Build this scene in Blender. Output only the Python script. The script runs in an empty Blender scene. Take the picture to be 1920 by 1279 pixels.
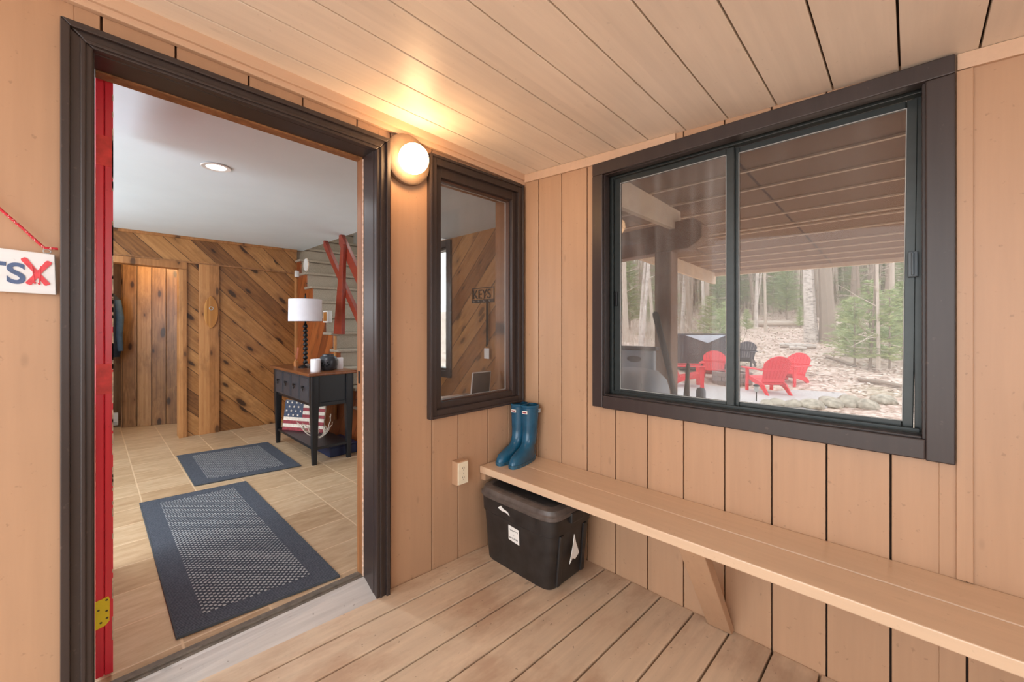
import bpy, bmesh, math, random
from mathutils import Vector, Matrix
from mathutils import noise as mnoise
PI = math.pi
random.seed(7)
SC = bpy.context.scene
COL = SC.collection

# ------------------------------------------------------------------ camera, sky, exposure
CAM = Vector((-1.95, -1.802, 1.315))
cd = bpy.data.cameras.new('camera'); cd.lens = 14.4; cd.sensor_width = 36; cd.sensor_fit = 'HORIZONTAL'
cd.shift_y = -29.5/1920; cd.clip_start = .02; cd.clip_end = 300
cam = bpy.data.objects.new('camera', cd); COL.objects.link(cam)
cam.location = CAM; cam.rotation_euler = (PI/2, 0, -.7994); SC.camera = cam
SC.view_settings.view_transform = 'Standard'; SC.view_settings.look = 'None'
SC.view_settings.exposure = 0.25; SC.view_settings.gamma = 1; SC.view_settings.use_curve_mapping = False
wd = bpy.data.worlds.new('world'); SC.world = wd; wd.use_nodes = True
wn = wd.node_tree; wn.nodes['Background'].inputs[0].default_value = (.96, .98, 1, 1)
wn.nodes['Background'].inputs[1].default_value = 4.0
CAN_W = 8; ROOM_W = 36; CLOSET_W = 13; STAIR_W = 9
WALLCOL = (186, 149, 118)

# ------------------------------------------------------------------ material helpers
def lin(c):
    r = []
    for v in c:
        v /= 255
        r.append(v/12.92 if v < .04045 else ((v+.055)/1.055)**2.4)
    return tuple(r)+(1,)
class NT:
    def __init__(s, name):
        s.m = bpy.data.materials.new(name); s.m.use_nodes = True
        s.t = s.m.node_tree; s.b = s.t.nodes['Principled BSDF']; s.out = s.t.nodes['Material Output']
    def n(s, typ, **kw):
        nd = s.t.nodes.new(typ)
        for k, v in kw.items():
            if k.startswith('i_'):
                s.put(nd, int(k[2:]), v)
            else: setattr(nd, k, v)
        return nd
    def put(s, nd, i, v):
        if isinstance(v, bpy.types.NodeSocket): s.t.links.new(v, nd.inputs[i])
        else: nd.inputs[i].default_value = v
    def math(s, op, a, b=0.0, c=None, clamp=False):
        nd = s.n('ShaderNodeMath', operation=op, use_clamp=clamp); s.put(nd, 0, a); s.put(nd, 1, b)
        if c is not None: s.put(nd, 2, c)
        return nd.outputs[0]
    def coord(s): return s.n('ShaderNodeTexCoord').outputs['Object']
    def xyz(s, v):
        nd = s.n('ShaderNodeSeparateXYZ', i_0=v); return nd.outputs
    def comb(s, x, y, z): return s.n('ShaderNodeCombineXYZ', i_0=x, i_1=y, i_2=z).outputs[0]
    def noise(s, v, scale=5, detail=3, rough=.5):
        nd = s.n('ShaderNodeTexNoise'); s.put(nd, 'Vector', v) if False else s.t.links.new(v, nd.inputs['Vector'])
        nd.inputs['Scale'].default_value = scale; nd.inputs['Detail'].default_value = detail; nd.inputs['Roughness'].default_value = rough
        return nd.outputs[0]
    def ramp(s, f, stops):
        nd = s.n('ShaderNodeValToRGB', i_0=f); e = nd.color_ramp.elements
        e[0].position = stops[0][0]; e[0].color = stops[0][1]; e[1].position = stops[-1][0]; e[1].color = stops[-1][1]
        for p, c in stops[1:-1]:
            x = e.new(p); x.color = c
        return nd.outputs[0]
    def mix(s, f, a, b, blend='MIX'):
        nd = s.n('ShaderNodeMix', data_type='RGBA', blend_type=blend)
        s.put(nd, 0, f); s.put(nd, 6, a); s.put(nd, 7, b); return nd.outputs[2]
    def bump(s, h, strength=.3, dist=.01):
        nd = s.n('ShaderNodeBump'); nd.inputs['Strength'].default_value = strength; nd.inputs['Distance'].default_value = dist
        s.t.links.new(h, nd.inputs['Height']); s.t.links.new(nd.outputs[0], s.b.inputs['Normal'])
    def col(s, c): s.put(s.b, 'Base Color', c) if False else (s.t.links.new(c, s.b.inputs['Base Color']) if isinstance(c, bpy.types.NodeSocket) else setattr(s.b.inputs['Base Color'], 'default_value', c))
    def set(s, **kw):
        for k, v in kw.items(): s.b.inputs[k.replace('_', ' ')].default_value = v
def plain(name, c, rough=.5, var=.06, scale=20, metal=0, bump=0, spec=.5):
    N = NT(name); v = N.coord(); f = N.noise(v, scale, 4)
    a = lin(c); lo = tuple(x*(1-2*var) for x in a[:3])+(1,); hi = tuple(min(1, x*(1+2*var)) for x in a[:3])+(1,)
    N.col(N.ramp(f, [(.3, lo), (.7, hi)])); N.set(Roughness=rough, Metallic=metal, Specular_IOR_Level=spec)
    if bump: N.bump(f, bump, .004)
    return N.m
def painted_wood(name, c, axis='z', rough=.45, var=.022, dirt=.25, grime=(90, 62, 45), board=None, stain=None):
    """opaque stain on sawn boards: streaks along the board, specks, soft stains"""
    N = NT(name); v = N.coord(); x = N.xyz(v)
    k = {'x': (.9, 14, 14), 'y': (14, .9, 14), 'z': (14, 14, .9)}[axis]
    sv = N.comb(N.math('MULTIPLY', x[0], k[0]), N.math('MULTIPLY', x[1], k[1]), N.math('MULTIPLY', x[2], k[2]))
    f = N.noise(sv, 2.2, 5, .6); blot = N.noise(v, 1.7, 3)
    a = lin(c); lo = tuple(q*(1-2*var) for q in a[:3])+(1,); hi = tuple(min(1, q*(1+2*var)) for q in a[:3])+(1,)
    base = N.ramp(f, [(.3, lo), (.7, hi)])
    base = N.mix(N.math('MULTIPLY', N.ramp(blot, [(.45, (0, 0, 0, 1)), (.75, (1, 1, 1, 1))]), .35), base, lin(tuple(q*.9 for q in c)))
    if board:
        ax, off, w = board
        ix = N.math('FLOOR', N.math('DIVIDE', N.math('ADD', x['xyz'.index(ax)], off), w))
        wn_ = N.n('ShaderNodeTexWhiteNoise', noise_dimensions='1D'); N.put(wn_, 1, ix)
        g = N.math('MULTIPLY_ADD', wn_.outputs[0], .07, .965)
        base = N.mix(1.0, base, N.comb(g, g, g), 'MULTIPLY')
    if stain:
        sf = N.ramp(N.noise(N.comb(N.math('MULTIPLY', x[0], .8), N.math('MULTIPLY', x[1], 1.6), x[2]), 2.6, 5, .65), [(.46, (0, 0, 0, 1)), (.62, (1, 1, 1, 1))])
        base = N.mix(N.math('MULTIPLY', sf, .45), base, lin(stain))
    sp = N.noise(v, 55, 2); spm = N.ramp(sp, [(.70, (0, 0, 0, 1)), (.76, (1, 1, 1, 1))])
    base = N.mix(N.math('MULTIPLY', spm, dirt), base, lin(grime))
    kn = N.n('ShaderNodeTexVoronoi'); kn.inputs['Scale'].default_value = 2.3
    kv = {'x': (1.2, 3, 3), 'y': (3, 1.2, 3), 'z': (3, 3, 1.2)}[axis]
    N.t.links.new(N.comb(N.math('MULTIPLY', x[0], kv[0]), N.math('MULTIPLY', x[1], kv[1]), N.math('MULTIPLY', x[2], kv[2])), kn.inputs[0])
    km = N.ramp(kn.outputs['Distance'], [(.035, (1, 1, 1, 1)), (.075, (0, 0, 0, 1))])
    base = N.mix(N.math('MULTIPLY', km, dirt*1.2), base, lin(tuple(q*.72 for q in c)))
    N.col(base); N.set(Roughness=rough)
    N.bump(N.math('ADD', f, N.math('MULTIPLY', km, .3)), .10, .003)
    return N.m
def plank_wood(name, ua, va, ang, width, cols, seam=.022, rough=.42, knots=1.0, tint=1.0, butt=True):
    """varnished knotty boards; ua/va the two wall axes, ang the board direction in that plane"""
    N = NT(name); v = N.coord(); x = N.xyz(v); c_, s_ = math.cos(ang), math.sin(ang)
    U, V = x['xyz'.index(ua)], x['xyz'.index(va)]
    u = N.math('ADD', N.math('MULTIPLY', U, c_), N.math('MULTIPLY', V, s_))
    w = N.math('ADD', N.math('MULTIPLY', V, c_), N.math('MULTIPLY', U, -s_))
    q = N.math('DIVIDE', w, width); idx = N.math('FLOOR', q); fr = N.math('FRACT', N.math('ADD', q, 100.0))
    wn_ = N.n('ShaderNodeTexWhiteNoise', noise_dimensions='1D'); N.put(wn_, 1, idx); r = wn_.outputs[0]
    u2 = N.math('ADD', u, N.math('MULTIPLY', r, 7.3))
    gv = N.comb(N.math('MULTIPLY', u2, 2.2), N.math('MULTIPLY', w, 26), N.math('MULTIPLY', r, 9))
    wob = N.noise(N.comb(N.math('MULTIPLY', u2, 3.0), N.math('MULTIPLY', w, 8), r), 1.5, 3)
    kn = N.n('ShaderNodeTexVoronoi', voronoi_dimensions='2D'); kn.inputs['Scale'].default_value = 1.0
    N.t.links.new(N.comb(N.math('MULTIPLY', u2, 2.6), N.math('MULTIPLY', w, 6.5), 0.0), kn.inputs[0])
    kd = N.math('ADD', N.math('ADD', kn.outputs['Distance'], N.math('MULTIPLY', wob, .16)), N.math('MULTIPLY_ADD', N.xyz(kn.outputs['Color'])[0], .24, -.105))
    blot = N.ramp(N.noise(N.comb(N.math('MULTIPLY', u2, 1.5), N.math('MULTIPLY', w, 3.0), N.math('MULTIPLY', r, 40)), 1.8, 4, .7), [(.50, (0, 0, 0, 1)), (.70, (1, 1, 1, 1))])
    grain = N.noise(N.comb(N.math('ADD', N.math('MULTIPLY', u2, 1.5), N.math('MULTIPLY', kd, 1.2)), N.math('MULTIPLY', w, 30), N.math('MULTIPLY', r, 9)), 1.6, 5, .65)
    f = N.math('ADD', N.math('MULTIPLY', grain, .62), N.math('MULTIPLY', r, .38))
    base = N.ramp(f, [(.22, lin(cols[0])), (.48, lin(cols[1])), (.76, lin(cols[2]))])
    base = N.mix(N.math('MULTIPLY', blot, .45*knots), base, lin((92, 62, 40)))
    halo = N.ramp(kd, [(.14, (1, 1, 1, 1)), (.36, (0, 0, 0, 1))])
    base = N.mix(N.math('MULTIPLY', halo, .5*knots), base, lin((96, 56, 26)))
    core = N.ramp(kd, [(.115, (1, 1, 1, 1)), (.175, (0, 0, 0, 1))])
    base = N.mix(N.math('MULTIPLY', core, .85*knots), base, lin((38, 22, 14)))
    sm = N.math('LESS_THAN', N.math('MINIMUM', fr, N.math('SUBTRACT', 1.0, fr)), seam)
    base = N.mix(N.math('MULTIPLY', sm, .75), base, lin((52, 28, 14)))
    N.col(base); N.set(Roughness=rough)
    if rough < .9: N.bump(N.math('SUBTRACT', N.math('MULTIPLY', grain, .25), sm), .5, .004)
    return N.m
def emis(name, c, s):
    N = NT(name); N.b.inputs['Emission Color'].default_value = lin(c); N.b.inputs['Emission Strength'].default_value = s
    N.b.inputs['Base Color'].default_value = (.9, .9, .88, 1)
    return N.m
def glass(name, tint, haze, streak=0.0, gl=.9, hazecol=(205, 200, 195)):
    N = NT(name); t = N.t; v = N.coord(); x = N.xyz(v)
    tr = N.n('ShaderNodeBsdfTransparent'); tr.inputs[0].default_value = tint
    gg = N.n('ShaderNodeBsdfGlossy'); gg.inputs['Roughness'].default_value = .01
    df = N.n('ShaderNodeBsdfDiffuse'); df.inputs[0].default_value = lin(hazecol)
    lw = N.n('ShaderNodeLayerWeight'); lw.inputs[0].default_value = .5
    fz = N.math('ADD', N.math('MULTIPLY', N.math('POWER', lw.outputs['Facing'], 4.0), .8), .022)
    ms = N.n('ShaderNodeMixShader'); N.put(ms, 0, N.math('MULTIPLY', fz, gl)); t.links.new(tr.outputs[0], ms.inputs[1]); t.links.new(gg.outputs[0], ms.inputs[2])
    big = N.noise(v, 3.0, 3)
    st = N.noise(N.comb(N.math('MULTIPLY', x[0], 9), N.math('MULTIPLY', x[1], 9), N.math('MULTIPLY', x[2], 1.1)), 1.4, 3)
    h = N.math('MULTIPLY', N.ramp(big, [(.3, (.35,)*3+(1,)), (.7, (1,)*3+(1,))]), haze)
    h = N.math('ADD', h, N.math('MULTIPLY', N.ramp(st, [(.45, (0,)*3+(1,)), (.7, (1,)*3+(1,))]), streak))
    h = N.math('MINIMUM', h, 1.0)
    m2 = N.n('ShaderNodeMixShader'); N.put(m2, 0, h); t.links.new(ms.outputs[0], m2.inputs[1]); t.links.new(df.outputs[0], m2.inputs[2])
    t.links.new(m2.outputs[0], N.out.inputs[0]); N.m.use_transparency_overlap = True if hasattr(N.m, 'use_transparency_overlap') else True
    return N.m

M = {}
M['wallA'] = painted_wood('tan_stained_boards_upright', WALLCOL, 'z', .42)
M['wallB'] = painted_wood('tan_stained_boards_long_wall', WALLCOL, 'z', .42, board=('y', 0, .1795))
M['ceil'] = painted_wood('tan_stained_ceiling_boards', (244, 231, 214), 'x', .42, dirt=.12, board=('y', -.14, .182))
M['deck'] = painted_wood('worn_deck_boards', (208, 186, 160), 'x', .5, var=.05, dirt=.6, grime=(86, 70, 56), board=('y', 0, .157), stain=(152, 108, 80))
M['bench'] = painted_wood('tan_stained_bench', (216, 186, 156), 'y', .25, dirt=.15)
M['trimtan'] = painted_wood('tan_trim', (210, 178, 150), 'x', .4, dirt=.1)
M['brace'] = painted_wood('tan_brace', WALLCOL, 'z', .45, dirt=.5)
M['brown'] = painted_wood('dark_brown_casing_paint', (56, 47, 45), 'z', .38, var=.07, dirt=.12, grime=(150, 130, 120))
M['brownw'] = painted_wood('warm_brown_sash_paint', (84, 62, 52), 'z', .4, var=.08, dirt=.12, grime=(150, 120, 100))
M['darkgap'] = plain('shadowed_backing', (58, 44, 36), .9)
M['gapwall'] = plain('board_backing', (110, 80, 60), .9)
M['red'] = painted_wood('red_door_paint', (238, 58, 76), 'z', .3, var=.05, dirt=.2, grime=(120, 20, 24))
M['redlite'] = plain('red_primer_patch', (238, 70, 66), .45, .1, 30)
M['white'] = plain('white_paint', (226, 226, 224), .5, .02)
M['wornwhite'] = plain('bare_wood_edge', (214, 190, 170), .6, .2, 60)
M['yellow'] = plain('yellow_zinc_hinge', (250, 226, 50), .5, .03)
M['metalscrew'] = plain('dull_screw', (96, 92, 60), .4, .05, metal=.6)
M['jambwood'] = painted_wood('bare_jamb_wood', (150, 104, 64), 'z', .5, var=.2, dirt=.5)
M['alu'] = plain('dark_green_aluminium', (56, 62, 62), .35, .05, 30, metal=.3)
M['alulight'] = plain('grey_blue_latch', (84, 96, 104), .4, .05)
M['seal'] = plain('pale_glazing_bead', (176, 178, 176), .5, .05)
M['thr'] = painted_wood('weathered_aluminium_threshold', (190, 186, 182), 'x', .42, var=.08, dirt=.5, grime=(110, 100, 90))
M['thr2'] = plain('dark_threshold_strip', (104, 96, 86), .5, .15, 40)
M['intceil'] = plain('interior_ceiling_paint', (222, 238, 248), .8, .01, 3)
M['diagback'] = plank_wood('knotty_boards_falling_right', 'x', 'z', -PI/4, .165, [(98, 62, 32), (150, 102, 56), (188, 138, 84)])
M['diagstair'] = plank_wood('reddish_boards_on_stair_side', 'y', 'z', -PI/3, .15, [(104, 50, 22), (146, 76, 34), (172, 98, 48)], knots=.5)
M['diageast'] = plank_wood('knotty_boards_on_far_wall', 'y', 'z', -PI/4, .18, [(120, 76, 40), (160, 108, 60), (186, 136, 84)], knots=.7)
M['vplank'] = plank_wood('knotty_upright_boards', 'x', 'z', PI/2, .125, [(104, 72, 44), (158, 118, 78), (190, 152, 110)])
M['vboard'] = plank_wood('knotty_trim_board', 'x', 'z', PI/2, 1.0, [(140, 92, 50), (178, 124, 74), (200, 150, 98)], seam=0, knots=.8)
M['oval'] = plank_wood('honey_board', 'x', 'z', PI/2, .02, [(150, 96, 44), (184, 126, 62), (200, 146, 80)], seam=.0, knots=0)
M['redstain'] = painted_wood('red_stained_rail', (140, 54, 36), 'y', .4, var=.08, dirt=.1)
M['carpet'] = plain('beige_stair_carpet', (158, 146, 130), .95, .14, 220, bump=.6)
M['black'] = plain('black_table_paint', (22, 25, 29), .38, .08)
M['drawer'] = plain('charcoal_drawer_paint', (58, 60, 66), .4, .08)
M['tabletop'] = plank_wood('stained_table_top', 'y', 'x', 0, .2, [(96, 56, 32), (128, 78, 46), (150, 98, 60)], seam=0, knots=0, rough=.3)
M['ironblack'] = plain('black_iron', (24, 24, 26), .35, .05, metal=.3)
M['shade'] = plain('white_linen_shade', (224, 226, 234), .8, .01)
M['candle'] = plain('white_wax', (238, 240, 244), .4, .01)
M['pot'] = plain('charcoal_ceramic', (52, 55, 60), .35, .12, 30)
M['potdark'] = plain('dark_cutout', (10, 10, 12), .9)
M['amber'] = plain('amber_oil', (170, 110, 60), .2)
M['reed'] = plain('pinkish_reed', (196, 120, 92), .6)
M['clear'] = glass('clear_glass_dish', (.9, .9, .9, 1), .1)
M['flagred'] = plain('faded_red_paint', (140, 44, 54), .6, .15, 40)
M['flagwhite'] = plain('off_white_paint', (222, 212, 198), .6, .08, 40)
M['flagblue'] = plain('faded_navy_paint', (50, 62, 84), .6, .2, 40)
M['branch'] = plain('pale_branch_metal', (214, 204, 188), .4, .1)
M['bluebox'] = plain('dark_blue_box', (24, 40, 78), .5)
M['boot'] = plain('glossy_teal_rubber', (26, 82, 112), .22, .12, 14)
M['bootdark'] = plain('scuffed_teal_rubber', (44, 92, 116), .4, .25, 60)
M['bin'] = plain('dusty_black_plastic', (40, 38, 38), .42, .2, 18)
M['binlid'] = plain('dusty_grey_lid_plastic', (88, 80, 76), .4, .14, 26)
M['paper'] = plain('white_paper', (232, 230, 226), .7, .02)
M['ink'] = plain('black_ink', (30, 30, 34), .7)
M['outlet'] = plain('ivory_outlet_plate', (236, 226, 200), .35, .01)
M['lampplate'] = plain('tan_painted_lamp_plate', (128, 108, 90), .7, .06, 40)
M['globe'] = emis('lit_opal_globe', (255, 200, 142), 24)
M['canlit'] = emis('lit_recessed_lens', (255, 250, 240), 12)
M['signw'] = painted_wood('whitewashed_sign', (226, 230, 234), 'x', .6, var=.04, dirt=.2, grime=(150, 160, 175))
M['navy'] = plain('faded_navy_lettering', (82, 102, 140), .6, .08, 60)
M['coral'] = plain('coral_red_paint', (214, 74, 84), .6, .08, 60)
M['rope'] = None
M['post'] = painted_wood('brown_post', (160, 122, 96), 'z', .6, var=.06)
M['soffit'] = plank_wood('brown_soffit_panels', 'x', 'y', 0, 1.0, [(150, 117, 94), (152, 119, 96), (154, 121, 98)], seam=.008, knots=0, rough=.95)
M['strip'] = plain('tan_soffit_strip', (250, 222, 196), .9)
M['chairred'] = plain('red_chair_plastic', (226, 50, 62), .45, .04)
M['chairdark'] = plain('dark_chair_plastic', (58, 46, 52), .5, .06)
M['cover'] = plain('dark_grill_cover', (64, 54, 58), .45, .1, 4, bump=.5)
M['stone'] = plain('mossy_stone', (172, 164, 148), .9, .2, 12, bump=.8)
M['stonebrown'] = plain('fire_pit_block', (128, 106, 98), .9, .15, 12)
M['greyplastic'] = plain('pale_grey_enamel', (196, 206, 218), .45, .05, 5)
M['blackfoam'] = plain('black_foam_grip', (22, 26, 32), .7)
M['oldwood'] = plain('weathered_handle_wood', (104, 90, 72), .6, .15)
M['bark'] = plain('grey_brown_bark', (196, 182, 168), .95, .18, 30, bump=.8)
M['bark2'] = plain('dark_brown_bark', (160, 144, 130), .95, .18, 30, bump=.8)
M['pine'] = plain('soft_pine_needles', (176, 188, 140), .8, .25, 8)
M['fir'] = plain('dark_fir_needles', (168, 178, 140), .8, .25, 8)
M['leaf'] = plain('dry_fallen_leaves', (232, 212, 198), .85, .2, 4)
M['keyrack'] = plain('black_cut_metal', (44, 38, 34), .5)
M['jacket'] = plain('dark_navy_cloth', (26, 32, 44), .9, .1)
M['jacket2'] = plain('steel_blue_cloth', (56, 78, 100), .9, .1)
M['slate'] = plain('black_slate', (44, 44, 46), .6, .25, 40)
def _rope():
    N = NT('red_cord_with_white_flecks'); v = N.coord()
    vo = N.n('ShaderNodeTexVoronoi'); vo.inputs['Scale'].default_value = 260; N.t.links.new(v, vo.inputs[0])
    N.col(N.ramp(vo.outputs['Distance'], [(.22, lin((240, 220, 214))), (.3, lin((196, 36, 52)))])); N.set(Roughness=.7); return N.m
M['rope'] = _rope()
def _birch():
    N = NT('pale_birch_bark'); v = N.coord(); x = N.xyz(v)
    f = N.noise(N.comb(N.math('MULTIPLY', x[0], 3), N.math('MULTIPLY', x[1], 3), N.math('MULTIPLY', x[2], 14)), 2.2, 4, .6)
    N.col(N.ramp(f, [(.36, lin((92, 80, 74))), (.46, lin((206, 194, 184))), (.8, lin((228, 220, 212)))])); N.set(Roughness=.8); return N.m
M['birch'] = _birch()
def _tile():
    N = NT('beige_floor_tiles'); v = N.coord(); x = N.xyz(v)
    gx = N.math('FRACT', N.math('ADD', N.math('DIVIDE', N.math('ADD', x[0], 1.805), .295), 50.0))
    gy = N.math('FRACT', N.math('ADD', N.math('DIVIDE', N.math('SUBTRACT', x[1], .455), .285), 50.0))
    e = N.math('MINIMUM', N.math('MINIMUM', gx, N.math('SUBTRACT', 1.0, gx)), N.math('MINIMUM', gy, N.math('SUBTRACT', 1.0, gy)))
    g = N.ramp(e, [(.008, (1, 1, 1, 1)), (.02, (0, 0, 0, 1))])
    ix = N.math('FLOOR', N.math('DIVIDE', N.math('ADD', x[0], 1.805), .295)); iy = N.math('FLOOR', N.math('DIVIDE', N.math('SUBTRACT', x[1], .455), .285))
    wn_ = N.n('ShaderNodeTexWhiteNoise', noise_dimensions='2D'); N.t.links.new(N.comb(ix, iy, 0.0), wn_.inputs[0])
    f = N.noise(N.comb(N.math('MULTIPLY', x[0], 2), N.math('MULTIPLY', x[1], 7), wn_.outputs[0]), 3.5, 5, .6)
    f = N.math('ADD', N.math('MULTIPLY', f, .8), N.math('MULTIPLY', wn_.outputs[0], .2))
    b = N.ramp(f, [(.3, lin((164, 136, 104))), (.55, lin((186, 160, 128))), (.75, lin((202, 180, 150)))])
    N.col(N.mix(N.math('MULTIPLY', g, .8), b, lin((216, 190, 156)))); N.set(Roughness=.38); N.bump(N.math('SUBTRACT', 1.0, g), .25, .003); return N.m
M['tile'] = _tile()
def _rug(name, center):
    N = NT(name); v = N.coord(); x = N.xyz(v)
    if center:
        k = 2*PI/.028
        s = N.math('MULTIPLY', N.math('SINE', N.math('MULTIPLY', x[0], k)), N.math('SINE', N.math('MULTIPLY', x[1], k)))
        s = N.math('ADD', s, N.math('MULTIPLY', N.noise(v, 60, 3), 1.0))
        h = N.ramp(s, [(.55, (0, 0, 0, 1)), (.95, (1, 1, 1, 1))])
        N.col(N.mix(h, lin((68, 73, 82)), lin((170, 174, 176)))); N.bump(h, .9, .006)
    else:
        s = N.math('SINE', N.math('MULTIPLY', x[1], 2*PI/.011)); f = N.noise(v, 150, 3)
        s2 = N.math('ADD', N.math('MULTIPLY', s, .25), f)
        N.col(N.ramp(s2, [(.2, lin((58, 63, 72))), (.8, lin((96, 102, 112)))])); N.bump(s2, .8, .004)
    N.set(Roughness=.95, Specular_IOR_Level=.1); return N.m
M['rugc'] = _rug('woven_rug_field', True); M['rugb'] = _rug('ribbed_rug_border', False)
M['rugedge'] = plain('rug_binding', (66, 72, 78), .9)
def _ground():
    N = NT('leaf_littered_forest_floor'); v = N.coord()
    vo = N.n('ShaderNodeTexVoronoi'); vo.inputs['Scale'].default_value = 14; N.t.links.new(v, vo.inputs[0])
    f = N.math('ADD', N.math('MULTIPLY', N.xyz(vo.outputs['Color'])[0], .6), N.math('MULTIPLY', N.noise(v, 1.2, 5), .5))
    b = N.ramp(f, [(.2, lin((130, 106, 92))), (.45, lin((192, 166, 150))), (.85, lin((236, 218, 206)))])
    mo = N.ramp(N.noise(v, .45, 4), [(.56, (0, 0, 0, 1)), (.70, (1, 1, 1, 1))])
    N.col(N.mix(N.math('MULTIPLY', mo, .45), b, lin((132, 128, 80)))); N.set(Roughness=.95); N.bump(f, .5, .02); return N.m
M['ground'] = _ground()
M['gravel'] = plain('grey_patio_gravel', (196, 192, 190), .95, .14, 40, bump=.6)
M['glassL'] = glass('dusty_left_pane', (.60, .60, .60, 1), .15, .17, .8, (190, 188, 186))
M['glassR'] = glass('faintly_dusty_right_pane', (.62, .62, .62, 1), .07, .02, .8)
M['glassA'] = glass('side_window_pane', (.82, .82, .82, 1), .05, .03, 1.6)
M['glassE'] = glass('far_window_pane', (.9, .95, .95, 1), .2, .0, .6)

# ------------------------------------------------------------------ mesh helpers
class MB:
    def __init__(s): s.v = []; s.f = []; s.sm = []
    def add(s, vs, fs, smooth=False):
        o = len(s.v); s.v += [tuple(p) for p in vs]
        s.f += [tuple(i+o for i in f) for f in fs]; s.sm += [smooth]*len(fs); return s
    def box(s, x0, x1, y0, y1, z0, z1):
        if x1 < x0: x0, x1 = x1, x0
        if y1 < y0: y0, y1 = y1, y0
        if z1 < z0: z0, z1 = z1, z0
        return s.add([(x0,y0,z0),(x1,y0,z0),(x1,y1,z0),(x0,y1,z0),(x0,y0,z1),(x1,y0,z1),(x1,y1,z1),(x0,y1,z1)],
                     [(0,3,2,1),(4,5,6,7),(0,1,5,4),(1,2,6,5),(2,3,7,6),(3,0,4,7)])
    def hexa(s, p):   # eight corners, bottom four then top four
        return s.add(p, [(0,3,2,1),(4,5,6,7),(0,1,5,4),(1,2,6,5),(2,3,7,6),(3,0,4,7)])
    def bar(s, a, b, w, h, up=(0,0,1)):
        a, b = Vector(a), Vector(b); d = (b-a).normalized(); up = Vector(up)
        sd = d.cross(up)
        if sd.length < 1e-4: sd = d.cross(Vector((1,0,0)))
        sd.normalize(); u = sd.cross(d).normalized(); sd *= w/2; u *= h/2
        return s.hexa([a-sd-u, a+sd-u, b+sd-u, b-sd-u, a-sd+u, a+sd+u, b+sd+u, b-sd+u])
    def prism(s, pts, ax, t0, t1):   # polygon pts in the plane perpendicular to ax
        def P(u, v, t): return {'x': (t,u,v), 'y': (u,t,v), 'z': (u,v,t)}[ax]
        n = len(pts); vs = [P(u,v,t0) for u,v in pts]+[P(u,v,t1) for u,v in pts]
        fs = [tuple(range(n)), tuple(range(2*n-1, n-1, -1))]+[(i, i+n, (i+1)%n+n, (i+1)%n) for i in range(n)]
        return s.add(vs, fs)
    def tube(s, pts, rad, n=10, caps=True):
        pts = [Vector(p) for p in pts]; m = len(pts)
        rs = rad if isinstance(rad, (list, tuple)) else [rad]*m
        rings = []; prev = None
        for i, p in enumerate(pts):
            d = (pts[min(i+1, m-1)]-pts[max(i-1, 0)]).normalized()
            ref = prev if prev is not None else (Vector((0,0,1)) if abs(d.z) < .9 else Vector((1,0,0)))
            a = (ref-d*ref.dot(d)).normalized(); prev = a; b = d.cross(a)
            rings.append([p+(a*math.cos(2*PI*k/n)+b*math.sin(2*PI*k/n))*rs[i] for k in range(n)])
        vs = [q for r in rings for q in r]; fs = []
        for i in range(m-1):
            for k in range(n):
                fs.append((i*n+k, i*n+(k+1)%n, (i+1)*n+(k+1)%n, (i+1)*n+k))
        if caps: fs += [tuple(range(n-1, -1, -1)), tuple((m-1)*n+k for k in range(n))]
        return s.add(vs, fs, True)
    def lathe(s, prof, c=(0,0,0), n=28, ax='z', sx=1, sy=1):
        vs = []; fs = []; m = len(prof)
        for r, h in prof:
            for k in range(n):
                u, w = r*math.cos(2*PI*k/n)*sx, r*math.sin(2*PI*k/n)*sy
                p = {'z': (u,w,h), 'y': (u,h,w), 'x': (h,u,w)}[ax]
                vs.append((p[0]+c[0], p[1]+c[1], p[2]+c[2]))
        for i in range(m-1):
            for k in range(n): fs.append((i*n+k, i*n+(k+1)%n, (i+1)*n+(k+1)%n, (i+1)*n+k))
        if prof[0][0] > 1e-6: fs.append(tuple(range(n-1, -1, -1)))
        if prof[-1][0] > 1e-6: fs.append(tuple((m-1)*n+k for k in range(n)))
        return s.add(vs, fs, True)
    def loft(s, secs, n=32, p=2.0, cap=True):   # secs: (z, cx, cy, a, b[, p]) superellipses
        vs = []; fs = []
        for sec in secs:
            z, cx, cy, a, b = sec[:5]; pp = sec[5] if len(sec) > 5 else p
            for k in range(n):
                t = 2*PI*k/n; c_, s_ = math.cos(t), math.sin(t)
                vs.append((cx+a*math.copysign(abs(c_)**(2/pp), c_), cy+b*math.copysign(abs(s_)**(2/pp), s_), z))
        m = len(secs)
        for i in range(m-1):
            for k in range(n): fs.append((i*n+k, i*n+(k+1)%n, (i+1)*n+(k+1)%n, (i+1)*n+k))
        if cap: fs += [tuple(range(n-1, -1, -1)), tuple((m-1)*n+k for k in range(n))]
        return s.add(vs, fs, True)
    def sphere(s, c, r, sx=1, sy=1, sz=1, n=18):
        return s.lathe([(max(1e-7, r*math.sin(PI*i/n))*1.0, -r*math.cos(PI*i/n)*sz) for i in range(n+1)], c, n*2, 'z', sx, sy)
    def map(s, fn): s.v = [tuple(fn(Vector(p))) for p in s.v]; return s
ORG = {}
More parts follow.
